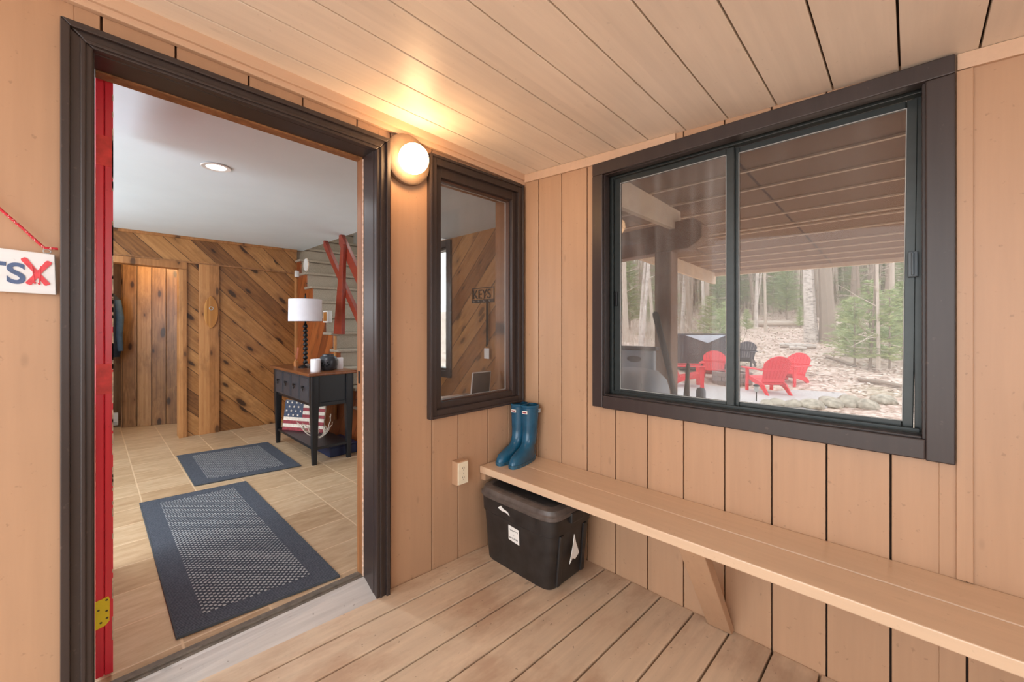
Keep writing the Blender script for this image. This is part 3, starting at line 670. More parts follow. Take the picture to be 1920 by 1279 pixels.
mb = MB().box(XW-.1, XW, .11, .5, ZI, IC+.1).box(XW-.1, XW, 3.5, 5.6, ZI, IC+.1).box(XW-.1, XW, .5, 3.5, ZI, .85).box(XW-.1, XW, .5, 3.5, 2.15, IC+.1)  # unseen wall; wide opening added to let sky light into the room
struct('wall_side', mb, 'intceil')
struct('trim_11', MB().box(-.125, -.085, YB-.045, YB, .9, 1.92), 'vboard', bevel=.003)
# closet / passage behind the opening
struct('wall_closet', MB().box(-2.3, -2.2, YB+.1, 5.6, ZI, IC).box(-2.2, -1.0, 5.5, 5.6, ZI, IC).box(-1.10, -1.0, YB+.1, 5.5, ZI, IC), 'vplank')
struct('ceiling', MB().box(-2.3, -1.0, YB+.1, 5.6, 2.2, 2.285), 'intceil')
# upright plank door standing in the passage
pv = MB(); P0, P1 = Vector((-1.69, 4.93, ZI)), Vector((-1.17, 4.72, ZI)); dd = (P1-P0)
for k in range(4):
    a, b = P0+dd*(k/4)+dd*.004, P0+dd*((k+1)/4)-dd*.004
    n_ = Vector((-.4, .9, 0)).normalized()*.03
    pv.hexa([a, b, b+n_, a+n_, a+Vector((0,0,2.02)), b+Vector((0,0,2.02)), b+n_+Vector((0,0,2.02)), a+n_+Vector((0,0,2.02))])
struct('door_3', pv, 'vplank', bevel=.004)
pdr = thing('baseboard_heater', 'low pale baseboard heater in the passage behind the plank door', 'heater', (-1.9, 4.95, ZI))
obj('casing', MB().box(-2.19, -1.72, 5.02, 5.08, ZI+.02, ZI+.17), 'white', pdr, bevel=.005)
obj('fins', MB().box(-2.18, -1.73, 5.005, 5.02, ZI+.03, ZI+.06), 'seal', pdr)
jk = thing('hanging_jacket', 'dark navy jacket hanging in the lit closet beyond the doorway', 'jacket', (-1.9, 4.75, .9))
random.seed(11)
mb = MB().loft([(.95, -1.80, 4.75, .09, .05), (1.1, -1.79, 4.75, .10, .06), (1.4, -1.795, 4.75, .095, .06), (1.6, -1.80, 4.75, .09, .05), (1.68, -1.81, 4.75, .04, .03)], 24)
mb.map(lambda p: (p.x+.008*math.sin(p.z*14+p.y*30), p.y+.01*math.sin(p.z*9+p.x*50), p.z))
obj('body', mb, 'jacket', jk)
mb = MB().tube([(-1.735, 4.73, 1.6), (-1.715, 4.71, 1.4), (-1.722, 4.70, 1.2), (-1.712, 4.70, 1.02)], [.03, .035, .03, .025], 12); obj('sleeve', mb, 'jacket2', jk)
obj('hanger', MB().tube([(-1.81, 4.75, 1.68), (-1.81, 4.75, 1.74)], .004, 6), 'seal', jk)
# oval plaque with ring
ov = thing('oval_plaque', 'small oval wooden board with a metal ring on the upright trim board', 'wall decoration', (-1.005, YB-.03, 1.285))
mb = MB(); n = 40
pts = [(-1.005+.066*math.copysign(abs(math.cos(2*PI*k/n))**1.15, math.cos(2*PI*k/n)), 1.463+.178*math.sin(2*PI*k/n)) for k in range(n)]
mb.prism(pts, 'y', YB-.040, YB-.022); obj('board', mb, 'oval', ov, bevel=.003)
obj('inlay_stripe', MB().box(-1.012, -1.009, YB-.0415, YB-.039, 1.30, 1.63).box(-1.0, -.997, YB-.0415, YB-.039, 1.30, 1.63), 'jambwood', ov)
mb = MB().tube([(-1.005+.018*math.cos(a), YB-.045, 1.505+.018*math.sin(a)) for a in [2*PI*k/20 for k in range(21)]], .003, 6)
obj('ring', mb, 'seal', ov)
# recessed ceiling lights
def can(x, y, label):
    c = thing('recessed_light', label, 'ceiling light', (x, y, IC-.01))
    obj('trim_ring', MB().lathe([(.072, IC-.0005), (.078, IC-.004), (.074, IC-.008), (.052, IC-.006), (.050, IC-.0005)], (x, y, 0), 36), 'white', c)
    obj('lens', MB().lathe([(1e-6, IC-.004), (.051, IC-.004), (.051, IC-.001)], (x, y, 0), 32), 'canlit', c)
    L = bpy.data.lights.new('can_light', 'AREA'); L.shape = 'DISK'; L.size = .1; L.energy = CAN_W; L.color = (.94, .97, 1); L.spread = math.radians(150)
    lo = bpy.data.objects.new('can_light', L); COL.objects.link(lo); lo.location = (x, y, IC-.02); return c
can(-1.415, 1.24, 'round lit recessed light in the grey ceiling beyond the doorway')
for x, y in ((-2.85, .9), (-2.85, 2.7)):  # two unseen point lights added to brighten the interior ceiling
    L = bpy.data.lights.new('room_fill', 'POINT'); L.shadow_soft_size = .25; L.energy = ROOM_W; L.color = (.86, .94, 1)
    lo = bpy.data.objects.new('room_fill', L); COL.objects.link(lo); lo.location = (x, y, 1.55)
L = bpy.data.lights.new('closet_lamp', 'POINT'); L.energy = CLOSET_W; L.color = (1, .62, .28); L.shadow_soft_size = .06
lo = bpy.data.objects.new('closet_lamp', L); COL.objects.link(lo); lo.location = (-1.5, 4.35, 2.08)

# ------------------------------------------------------------------ rugs
def rug(x0, x1, y0, y1, skew, label):
    r = thing('door_mat', label, 'rug', ((x0+x1)/2, (y0+y1)/2, ZI))
    bw = .095
    f_ = lambda p: (p.x+skew[0]*(p.y-y0)/(y1-y0), p.y+skew[1]*(p.x-x0)/(x1-x0), p.z)
    mb = MB(); ring(mb, x0+.006, x1-.006, y0+.006, y1-.006, bw, bw, bw, bw, lambda m, a, b, c, d: m.box(a, b, c, d, ZI+.001, ZI+.009)); obj('border', mb.map(f_), 'rugb', r, bevel=.002)
    obj('woven_field', MB().box(x0+bw+.004, x1-bw-.004, y0+bw+.004, y1-bw-.004, ZI+.001, ZI+.011).map(f_), 'rugc', r, bevel=.002)
    mb = MB(); ring(mb, x0, x1, y0, y1, .007, .007, .007, .007, lambda m, a, b, c, d: m.box(a, b, c, d, ZI+.0005, ZI+.010)); obj('bound_edge', mb.map(f_), 'rugedge', r, bevel=.002)
rug(-1.720, -1.108, .235, 1.965, (.0, -.06), 'large charcoal bordered rug just inside the threshold')
rug(-1.405, -.680, 2.075, 3.085, (.01, -.10), 'smaller charcoal rug lying beyond the large one near the table')

# ------------------------------------------------------------------ console table
ct = thing('console_table', 'black console table with brown top and drawers beside the stairs', 'table', (-.42, 2.41, ZI))
TX0, TX1, TY0, TY1 = -.59, -.285, 1.93, 2.92
tp = [(-.655, 1.885), (-.225, 1.885), (-.225, 2.965), (-.655, 2.965)]
obj('tabletop', MB().prism(tp, 'z', .872, .9), 'tabletop', ct, bevel=.008)
for x in (TX0, TX1):
    for y in (TY0, TY1):
        mb = MB().loft([(ZI, x, y, .018, .018, 8), (ZI+.5, x, y, .032, .032, 8), (ZI+.54, x, y, .034, .034, 8), (.872, x, y, .034, .034, 8)], 32)
        obj('leg', mb, 'black', ct)
obj('apron', MB().box(TX0-.012, TX0+.012, TY0, TY1, .60, .63).box(TX0+.01, TX1+.02, TY0-.012, TY0+.012, .62, .872).box(TX0+.01, TX1+.02, TY1-.012, TY1+.012, .62, .872).box(TX1+.0, TX1+.02, TY0, TY1, .62, .872).box(TX0-.005, TX0+.0, TY0, TY1, .63, .872), 'black', ct, bevel=.003)
obj('side_rail', MB().box(TX0+.03, TX1-.02, TY0-.022, TY0-.010, .60, .635), 'black', ct, bevel=.003)
dw = (TY1-TY0-.07)/4
for k in range(4):
    a = TY0+.035+dw*k
    dr = obj('drawer', MB().box(TX0-.03, TX0-.004, a+.006, a+dw-.006, .632, .866).box(TX0-.034, TX0-.029, a+.022, a+dw-.022, .65, .848), 'drawer', ct, bevel=.004)
    mb = MB().lathe([(.005, 0), (.005, -.012), (.013, -.016), (.013, -.022), (.004, -.026)], (TX0-.032, a+dw/2, .765), 16, 'x')
    mb.tube([(TX0-.046, a+dw/2-.014, .755), (TX0-.048, a+dw/2-.010, .735), (TX0-.048, a+dw/2, .727), (TX0-.048, a+dw/2+.010, .735), (TX0-.046, a+dw/2+.014, .755)], .003, 6)
    obj('pull', mb, 'ironblack', dr)
obj('shelf', MB().box(TX0-.01, TX1+.01, TY0-.01, TY1+.01, .222, .245), 'black', ct, bevel=.003)

# things on and under the table
TT = .9
lm = thing('table_lamp', 'black turned table lamp with white drum shade on the console table', 'lamp', (-.48, 2.46, TT))
prof = [(.001, 0), (.062, 0), (.064, .012), (.04, .022), (.018, .032)]
for k in range(9):
    z = .035+k*.044; prof += [(.012, z), (.021, z+.008), (.023, z+.018), (.018, z+.03), (.011, z+.042)]
prof += [(.008, .44), (.006, .50), (.001, .50)]
obj('column', MB().lathe(prof, (-.48, 2.46, TT), 20), 'ironblack', lm)
mb = MB(); LZ = 1.355
mb.lathe([(.150, LZ), (.148, LZ+.215), (.146, LZ+.215), (.148, LZ), (.150, LZ)], (-.48, 2.46, 0), 48)
obj('lamp_shade', mb, 'shade', lm)
mb = MB(); 
for a in (0, 2*PI/3, 4*PI/3): mb.bar((-.48, 2.46, LZ+.2), (-.48+.146*math.cos(a), 2.46+.146*math.sin(a), LZ+.2), .003, .003)
mb.tube([(-.48, 2.46, LZ+.04), (-.48, 2.46, LZ+.24)], .003, 6)
obj('shade_spider', mb, 'ironblack', lm)
obj('finial', MB().lathe([(.004, 1.57), (.010, 1.585), (.008, 1.60), (.003, 1.612), (.007, 1.62), (.001, 1.63)], (-.48, 2.46, 0), 12), 'ironblack', lm)
def candle(x, y, r, h_, label):
    c = thing('candle', label, 'candle', (x, y, TT), 'white pillar candles on the table')
    obj('wax', MB().lathe([(r*.96, 0), (r, .004), (r, h_-.004), (r*.95, h_), (r*.8, h_-.004), (.004, h_-.006)], (x, y, TT), 32), 'candle', c)
    obj('wick', MB().tube([(x, y, TT+h_-.008), (x+.001, y, TT+h_+.008)], .0012, 6), 'ink', c)
candle(-.545, 2.02, .042, .113, 'white pillar candle left of the dark pot, nearest table corner')
candle(-.30, 2.11, .040, .105, 'white pillar candle partly behind the dark pot on its right')
pt = thing('ceramic_pot', 'round charcoal ceramic pot with cut outs between two white candles', 'pot', (-.415, 2.07, TT))
obj('body', MB().lathe([(.001, 0), (.055, 0), (.068, .015), (.080, .05), (.082, .085), (.074, .118), (.052, .134), (.050, .146), (.043, .146), (.043, .132), (.06, .11)], (-.415, 2.07, TT), 40), 'pot', pt)
mb = MB()
for k, (da, dz) in enumerate(((-.45, .05), (-.2, .045), (.0, .055), (.2, .045), (.42, .055), (.3, .075), (-.3, .07))):
    ang = math.radians(228)+da; c_ = Vector((-.415+.0795*math.cos(ang), 2.07+.0795*math.sin(ang), TT+dz))
    mb.lathe([(.009, -.004), (.001, .004)], tuple(c_), 5, 'y')
obj('cut_outs', mb, 'potdark', pt)
rd = thing('reed_diffuser', 'small amber reed diffuser at the back left of the console table', 'diffuser', (-.50, 2.66, TT))
obj('bottle', MB().lathe([(.001, 0), (.022, 0), (.022, .05), (.011, .058), (.011, .07), (.008, .07)], (-.50, 2.66, TT), 20), 'amber', rd)
for k, (dx, dy) in enumerate(((.012, .0), (.004, -.02), (-.008, .01), (.016, -.012))): obj('reed', MB().tube([(-.50, 2.66, TT+.01), (-.50+dx*1.4, 2.66+dy, TT+.19)], .0022, 5), 'reed', rd)
gd = MB().lathe([(.001, .0), (.022, 0), (.01, .008), (.012, .02), (.034, .034), (.036, .05), (.034, .05), (.03, .036), (.001, .024)], (-.50, 2.30, TT), 24)
tag(obj('glass_dish', gd, 'clear'), 'small clear footed glass dish at the foot of the table lamp', 'dish')
# flag board
fl = thing('flag_board', 'wooden stars and stripes board leaning on the table shelf', 'flag board', (-.52, 2.62, .245))
FA, FB = Vector((-.585, 2.80, .247)), Vector((-.345, 2.38, .247)); FH = .30
fu = (FB-FA).normalized(); FWD = (FB-FA).length; fn = Vector((fu.y, -fu.x, 0)); fn = -fn if fn.x > 0 else fn
fv = (Vector((0, 0, 1))-fn*.16).normalized(); nst = 9; hh = FH/nst
def FP(u, v, d): return FA+fu*u+fv*v+fn*d
def FL(u0, u1, v0, v1, d0, d1):
    return MB().hexa([FP(u0,v0,d0),FP(u1,v0,d0),FP(u1,v0,d1),FP(u0,v0,d1),FP(u0,v1,d0),FP(u1,v1,d0),FP(u1,v1,d1),FP(u0,v1,d1)])
obj('backing', FL(0, FWD, 0, FH, -.016, -.001), 'flagwhite', fl)
CW = .225
for k in range(nst):
    obj('stripe', FL(CW if k >= 4 else 0, FWD, k*hh+.0005, (k+1)*hh-.0005, -.001, .002), 'flagred' if k % 2 == 0 else 'flagwhite', fl)
cn = obj('canton', FL(0, CW, 4*hh+.001, FH-.0005, -.001, .0025), 'flagblue', fl)
for r_ in range(4):
    cnt = 4 if r_ % 2 == 0 else 3
    for c_ in range(cnt):
        cu_ = CW*((c_+.5)/4+(0 if cnt == 4 else .125)); cv_ = FH-(5*hh)*((r_+.5)/4); ring_ = []
        for q in range(10):
            R = .0135 if q % 2 == 0 else .006; a = PI/2+q*PI/5; ring_.append((cu_+R*math.cos(a), cv_+R*math.sin(a)))
        m2 = MB(); m2.add([FP(u, v, .0022) for u, v in ring_]+[FP(u, v, .0042) for u, v in ring_], [tuple(range(10)), tuple(range(19, 9, -1))]+[(i, (i+1)%10, (i+1)%10+10, i+10) for i in range(10)])
        obj('star', m2, 'flagwhite', cn)
# white branch sculpture on the shelf
random.seed(21)
mb = MB()
def twig(p, d, l, r, dep):
    pts = [Vector(p)]; dr_ = Vector(d).normalized()
    for k in range(5):
        dr_ = (dr_+Vector((random.uniform(-.3,.3), random.uniform(-.3,.3), random.uniform(-.1,.3)))).normalized(); pts.append(pts[-1]+dr_*l/5)
        if pts[-1].z < .252: pts[-1].z = .252
        if dep > 0 and random.random() < .75: twig(pts[-1], dr_+Vector((random.uniform(-.9,.9), random.uniform(-.9,.9), random.uniform(-.2,.9))), l*.45, r*.7, dep-1)
    mb.tube(pts, [r*(1-.5*i/5) for i in range(6)], 7)
for a in (2.6, 3.4, 4.3, 5.2, 0.6, 1.5): twig((-.46, 2.18, .26), (math.cos(a), math.sin(a)*1.0, .25), .17, .006, 2)
tag(obj('branch_sculpture', mb, 'branch'), 'white twiggy branch ornament lying on the console table shelf', 'ornament')
bb = thing('toy_box', 'low dark blue box on the floor under the console table', 'box', (-.28, 2.3, ZI))
obj('box_body', MB().box(-.42, -.16, 2.02, 2.40, ZI, ZI+.085), 'bluebox', bb, bevel=.008); obj('box_lid', MB().box(-.425, -.155, 2.015, 2.405, ZI+.086, ZI+.10), 'bluebox', bb, bevel=.004)

# ------------------------------------------------------------------ stairs
st = thing('staircase', 'beige carpeted staircase with wood panelled side and red stained rails', 'staircase', (.37, 2.8, ZI))
SX0, SX1 = -.10, XE
noses = [(2.35+.193*k, .871+.183*k) for k in range(-4, 13)]
for k, (y, z) in enumerate(noses):
    s_ = obj('step', MB().box(SX0-.02, SX1, y, y+.235, z-.03, z).box(SX0+.01, SX1, y+.02, y+.05, z-.183, z-.03), 'carpet', st, bevel=.008)
pts = [(1.60, ZI)]
for y, z in noses: pts += [(y+.022, z-.183), (y+.022, z-.031)]
pts = [(1.62, ZI)]+pts[1:]+[(4.95, noses[-1][1]-.031), (4.95, ZI)]
fixed = [pts[0]]
for p in pts[1:]: fixed.append((p[0], max(p[1], ZI)))
obj('side_panel', MB().prism(fixed, 'x', SX0, SX0+.02), 'diagstair', st)
obj('post', MB().hexa([(-.125,2.46,1.22),(-.085,2.46,1.22),(-.085,2.665,1.22),(-.125,2.665,1.22),(-.125,2.42,2.16),(-.085,2.42,2.16),(-.085,2.475,2.16),(-.125,2.475,2.16)]), 'redstain', st, bevel=.004)
def rail(y0, z0, y1, z1, h_): obj('rail', MB().hexa([(-.085,y1,z1-h_/2),(-.045,y1,z1-h_/2),(-.045,y0,z0-h_/2),(-.085,y0,z0-h_/2),(-.085,y1,z1+h_/2),(-.045,y1,z1+h_/2),(-.045,y0,z0+h_/2),(-.085,y0,z0+h_/2)]), 'redstain', st, bevel=.004)
rail(3.04, 2.27, 1.75, .93, .10); rail(2.62, 2.27, 1.75, 1.34, .16)
# upper part of the stairwell
struct('wall_stairwell', MB().box(-.12, -.03, 1.95, 5.2, IC+.1, 3.8).box(-.12, XE+.1, 5.3, 5.4, 1.6, 3.8).box(XE, XE+.1, 1.95, 5.3, IC, 3.8).box(-.12, XE+.1, 1.85, 1.95, IC+.1, 3.8), 'white')
struct('ceiling', MB().box(-.2, XE+.2, 1.8, 5.4, 3.8, 3.9), 'white')
L = bpy.data.lights.new('skylight_fill', 'POINT'); L.energy = STAIR_W; L.color = (1, .96, .9); L.shadow_soft_size = .15  # added point light standing in for the skylight up the stairwell
lo = bpy.data.objects.new('skylight_fill', L); COL.objects.link(lo); lo.location = (.4, 2.6, 3.4)
wc = thing('wall_clock', 'small round white wall fixture at the top of the stair side', 'wall fixture', (-.12, 3.58, 2.02))
mb = MB().lathe([(.062, 0), (.066, -.01), (.06, -.024), (.02, -.028)], (-.10, 3.50, 2.055), 28, 'x', 1, 1.2); obj('case', mb, 'white', wc)
obj('rim', MB().lathe([(.066, -.002), (.07, -.008), (.066, -.014)], (-.10, 3.50, 2.055), 28, 'x', 1, 1.2), 'wornwhite', wc)
tag(obj('motion_sensor', MB().loft([(1.93, -.115, YB-.075, .026, .026, 5), (2.0, -.115, YB-.075, .026, .026, 5), (2.01, -.115, YB-.07, .02, .02, 5)], 20), 'white'), 'small white sensor box high in the corner by the stairs', 'sensor')
tb = thing('thermostat_box', 'white framed wooden box on the stair side behind the lamp shade', 'box', (-.12, 2.96, 1.38))
obj('frame', MB().box(-.15, -.10, 2.76, 2.88, 1.345, 1.475), 'white', tb, bevel=.003); obj('face', MB().box(-.152, -.149, 2.775, 2.865, 1.36, 1.46), 'oval', tb)
obj('trim_post', MB().box(-.118, -.10, 2.63, 2.67, .30, 1.20), 'vboard', st, bevel=.002)

# ------------------------------------------------------------------ far right interior wall with window and key rack
WE = (1.92, 2.9, .80, 2.2)
mb = strips([.11, 4.0], 0, XE, XE+.1, ZI, IC, [WE], lambda m, a, b, z0, z1, t0, t1: m.box(t0, t1, a, b, z0, z1))
struct('wall_far', mb, 'diageast')
w = thing('window_3', '', '', (XE, 2.4, .8), kind='structure')
mb = MB(); ring(mb, 1.85, 2.97, .73, 2.27, .075, .075, .075, .075, PB(XE-.03, XE)); obj('casing', mb, 'brown', w, bevel=.004)
mb = MB(); ring(mb, 1.92, 2.9, .80, 2.2, .03, .03, .03, .03, PB(XE, XE+.1)); obj('frame', mb, 'brown', w, bevel=.003)
obj('pane', MB().box(XE+.05, XE+.054, 1.95, 2.87, .83, 2.17), 'glassE', w)
kr = thing('key_rack', 'black metal key rack reading KEYS on the far boarded wall', 'key rack', (XE-.02, 1.34, 1.54))
mb = MB(); ring(mb, 1.16, 1.50, 1.545, 1.70, .006, .006, .035, .008, PB(XE-.012, XE-.006)); obj('plate', mb, 'keyrack', kr)
obj('lettering', text_mb('KEYS', .135, .003, lambda u, v, d_: (XE-.01-d_, 1.485-u, 1.588+v), .93), 'keyrack', kr)
for k in range(4): obj('hook', MB().tube([(XE-.012, 1.45-.08*k, 1.565), (XE-.03, 1.45-.08*k, 1.555), (XE-.035, 1.45-.08*k, 1.57)], .003, 6), 'seal', kr)
ln = thing('key_lanyard', 'dark lanyard with a white tag hanging from the key rack', 'lanyard', (XE-.03, 1.24, 1.0))
obj('strap', MB().box(XE-.034, XE-.030, 1.232, 1.252, 1.10, 1.57).box(XE-.028, XE-.024, 1.226, 1.244, 1.12, 1.57), 'ironblack', ln)
obj('tag', MB().box(XE-.036, XE-.032, 1.205, 1.278, .98, 1.085), 'paper', ln, bevel=.002)
ch = thing('leaning_slate', 'small black slate with white edge leaning inside the side window', 'slate board', (-.22, .16, .885))
def CH(x0, x1, z0, z1, d0, d1):
    m_ = MB(); P = lambda x, z, d: (x+.18*(z-.88)+.0, .150+.08*(z-.88)+d, z)
    return m_.hexa([P(x0,z0,d0),P(x1,z0,d0),P(x1,z0,d1),P(x0,z0,d1),P(x0,z1,d0),P(x1,z1,d0),P(x1,z1,d1),P(x0,z1,d1)])
obj('face', CH(-.300, -.155, .884, 1.012, 0, .003), 'slate', ch)
obj('edge', CH(-.306, -.149, .882, 1.018, .002, .008), 'white', ch)
struct('trim_12', MB().box(-.70, -.045, .11, .24, .855, .882), 'vboard', bevel=.003)

# ------------------------------------------------------------------ outside: covered deck beyond the window wall
def gz(x, y):
    s_ = x*.964+y*.266+2.36
    z = -.48 if s_ < 13.5 else -.48+.115*(s_-13.5)
    return z + .05*mnoise.noise(Vector((x*.5, y*.5, 0)))*min(1, max(0, (s_-12)/4))
def gzz(x, y): return gz(x, y)
mb = MB(); NX, NY = 70, 60; X0g, X1g, Y0g, Y1g = -12, 75, -22, 45
for j in range(NY+1):
    for i in range(NX+1):
        x = X0g+(X1g-X0g)*i/NX; y = Y0g+(Y1g-Y0g)*j/NY; mb.v.append((x, y, gz(x, y)-.01))
for j in range(NY):
    for i in range(NX):
        a = j*(NX+1)+i; mb.f.append((a, a+1, a+NX+2, a+NX+1)); mb.sm.append(True)
g_ = obj('ground', mb, 'ground'); g_['kind'] = 'structure'
g_.name = 'floor'
pts = []
for k in range(48):
    a = 2*PI*k/48; r = 1+.08*mnoise.noise(Vector((math.cos(a)*2, math.sin(a)*2, 3)))
    pts.append((10.6+3.6*r*math.cos(a), 2.4+3.1*r*math.sin(a)))
struct('floor', MB().prism(pts, 'z', -.50, -.462), 'gravel')
mb = MB()
for k in range(34): mb.box(.12+.145*k, .12+.145*k+.138, -4.0, .6, -.06, -.025)
struct('floor', mb, 'deck')
sz = lambda x: 2.265-.04*x
mb = MB().box(.11, 4.45, -4.5, .3, 0, .06); mb.map(lambda p: (p.x, p.y, p.z+sz(p.x))); struct('ceiling', mb, 'soffit')
mb = MB()
for x in (.42, .75, 1.09, 1.44, 1.79, 2.14, 2.27, 2.62, 3.05, 3.4, 3.75, 4.1):
    mb.hexa([(x,-4.5,sz(x)-.012),(x+.022,-4.5,sz(x)-.012),(x+.022,.28,sz(x)-.012),(x,.28,sz(x)-.012),(x,-4.5,sz(x)),(x+.022,-4.5,sz(x)),(x+.022,.28,sz(x)),(x,.28,sz(x))])
struct('trim_13', mb, 'strip')
mb = MB().box(.11, 4.49, .26, .30, -.16, .05); mb.box(4.45, 4.49, -4.5, .3, -.05, .05); mb.map(lambda p: (p.x, p.y, p.z+sz(p.x))); struct('trim_14', mb, 'strip')
bmr = MB().prism([(-.66, 1.93), (-.70, 1.97), (-.70, 2.06), (-.64, 2.12), (.26, 2.09), (.26, 1.86), (-.60, 1.90)], 'x', 1.19, 1.33)
tag(obj('deck_beam', bmr, 'post', bevel=.01), 'heavy brown roof beam with rounded end above the deck post', 'beam')
mb = MB().hexa([(.12,-.50,2.06),(1.3,-.50,2.06),(1.3,-.46,2.06),(.12,-.46,2.06),(.12,-.50,2.25),(1.3,-.50,2.21),(1.3,-.46,2.21),(.12,-.46,2.25)])
tag(obj('roof_joist', mb, 'strip'), 'tan roof joist running from the house to the beam outside', 'joist')
ps = thing('deck_post', 'thick brown square post holding the roof beam outside the window', 'post', (1.26, -.40, -.03))
obj('shaft', MB().box(1.19, 1.325, -.47, -.335, -.03, 1.895), 'post', ps, bevel=.01)
obj('base_block', MB().box(1.17, 1.345, -.49, -.315, -.03, .06), 'post', ps, bevel=.01)

def at(px, D, py=None):
    """point seen at picture column px at depth D along the camera axis, standing on the ground"""
    th = .7994; u = (px-960)/767.7
    X = D*(math.sin(th)+u*math.cos(th)); Y = D*(math.cos(th)-u*math.sin(th))
    x, y = CAM.x+X, CAM.y+Y
    return Vector((x, y, gz(x, y) if py is None else CAM.z-(py-610.1)/767.7*D))

# near things standing on the outer deck, close to the left pane
gr = thing('gas_grill', 'pale grey gas grill standing close outside the left pane', 'grill', (.86, -.34, -.03))
obj('hood', MB().loft([(.70, .86, -.34, .20, .23, 3), (.84, .86, -.34, .20, .23, 3), (.92, .86, -.34, .18, .21, 3), (.98, .86, -.34, .12, .16, 3), (1.0, .86, -.34, .04, .08, 3)], 40), 'greyplastic', gr)
obj('cabinet', MB().box(.70, 1.02, -.54, -.14, .0, .68), 'greyplastic', gr, bevel=.01)
obj('back_panel', MB().box(1.04, 1.09, -.40, -.06, .70, 1.12), 'greyplastic', gr, bevel=.01)
obj('panel_rim', MB().box(1.03, 1.10, -.42, -.04, 1.12, 1.15), 'cover', gr, bevel=.005)
obj('badge', MB().lathe([(.05, 0), (.05, -.006)], (1.04, -.24, 1.05), 24, 'x', 1.2, .5), 'cover', gr)
def nearp(px, py, D): p = at(px, D, py); return p
p1 = nearp(1228, 586, 2.55); p2 = nearp(1272, 760, 2.35); ext = p2+(p2-p1)*1.25; ext.z = -.02
tp_ = thing('long_handled_tool', 'black foam gripped pole leaning just outside the left pane', 'tool', (ext.x, ext.y, -.02))
obj('grip', MB().tube([p1, p1+(p2-p1)*.02, p1+(p2-p1)*.6], [.014, .019, .019], 14), 'blackfoam', tp_)
obj('shaft', MB().tube([p1+(p2-p1)*.6, ext], .016, 12), 'blackfoam', tp_)
q1 = nearp(1290, 682, 2.5); q2 = nearp(1286, 765, 2.4); q3 = q2+(q2-q1)*3; q3.z = -.02
tag(obj('wooden_handle', MB().tube([q1, q1+(q2-q1)*.08, q1+(q2-q1)*.35, q2, q3], [.008, .013, .012, .022, .022], 14), 'oldwood'), 'weathered wooden handle tip showing at the sill beside the pole', 'tool handle')
k1 = nearp(1314, 727, 2.5); k2 = Vector((k1.x, k1.y, -.02))
tag(obj('round_knob_pole', MB().tube([k2, Vector((k1.x, k1.y, k1.z-.06)), Vector((k1.x, k1.y, k1.z-.02)), Vector((k1.x, k1.y, k1.z-.004)), k1], [.026, .028, .028, .022, .008], 16), 'greyplastic'), 'blunt grey pole end at the bottom of the left pane', 'pole')

# adirondack chairs
def adirondack(mat_, label):
    c = thing('adirondack_chair', label, 'chair', (0,0,0), 'adirondack chairs round the fire pit')
    # front faces -y
    for k in range(5):
        y = -.26+k*.105; z = .37-.028*k*1.0
        obj('seat_slat', MB().hexa([(-.26,y,z-.02),(.26,y,z-.02),(.26,y+.095,z-.045),(-.26,y+.095,z-.045),(-.26,y,z),(.26,y,z),(.26,y+.095,z-.025),(-.26,y+.095,z-.025)]), mat_, c, bevel=.004)
    for k in range(7):
        xb = -.195+k*.065; poly = [(xb-.029, 0), (xb+.029, 0)]
        x0, x1 = (k-3.5)*.088+.004, (k-2.5)*.088-.004
        for j in range(5):
            xx = x1+(x0-x1)*j/4; poly.append((xx, .40+math.sqrt(max(0, .335**2-xx*xx))))
        vs = []
        for t_ in (0, .02):
            for u_, v_ in poly: vs.append((u_, .19+v_*.40+t_, .20+v_*.915-t_*.4-.05*(u_*u_)*0))
        n_ = len(poly); obj('back_slat', MB().add(vs, [tuple(range(n_)), tuple(range(2*n_-1, n_-1, -1))]+[(i, i+n_, (i+1)%n_+n_, (i+1)%n_) for i in range(n_)]), mat_, c, bevel=.004)
    obj('back_rail', MB().box(-.30, .30, .335, .37, .54, .60).box(-.25, .25, .235, .27, .27, .33), mat_, c, bevel=.004)
    for s_ in (-1, 1):
        obj('arm', MB().prism([(s_*.26,-.36),(s_*.40,-.36),(s_*.41,-.1),(s_*.34,.38),(s_*.28,.38)], 'z', .54, .565), mat_, c, bevel=.005)
        obj('leg', MB().prism([(-.34,0),(-.25,0),(-.23,.54),(-.33,.54)], 'x', s_*.29-.018, s_*.29+.018), mat_, c, bevel=.004)
        obj('leg', MB().prism([(-.30,.28),(-.30,.38),(.30,.24),(.52,0),(.42,0),(.22,.14)], 'x', s_*.255-.016, s_*.255+.016), mat_, c, bevel=.004)
    return c
ch0 = adirondack('chairred', 'red adirondack chair seen from behind, nearest on the gravel')
GP = -.462
pA = at(1437, 10.9); ch0.location = (pA.x, pA.y, GP)
PIT = at(1372, 12.3)
def face(p, q): return math.atan2(q.y-p.y, q.x-p.x)+PI/2
ch0.rotation_euler = (0, 0, face(pA, at(1335, 14.0)))
ch0.scale = (1.14,)*3
for px, D, tgt, lab in ((1480, 12.0, (1385, 11.0), 'red adirondack chair at the right end of the group, in side view'),
                  (1290, 12.0, (1400, 11.6), 'red adirondack chair at the left end beside the dark cover'),
                  (1340, 12.8, (1352, 9.0), 'red adirondack chair facing the house in front of the dark cover')):
    p = at(px, D); q = at(*tgt); o = dup(ch0, (p.x, p.y, GP), face(p, q), 1.1, lab)
p = at(1394, 14.2); cdk = adirondack('chairdark', 'dark adirondack chair half hidden behind the window mullion')
cdk.location = (p.x, p.y, max(GP, gz(p.x, p.y))); cdk.rotation_euler = (0, 0, face(p, at(1340, 12.0))); cdk.scale = (1.04,)*3
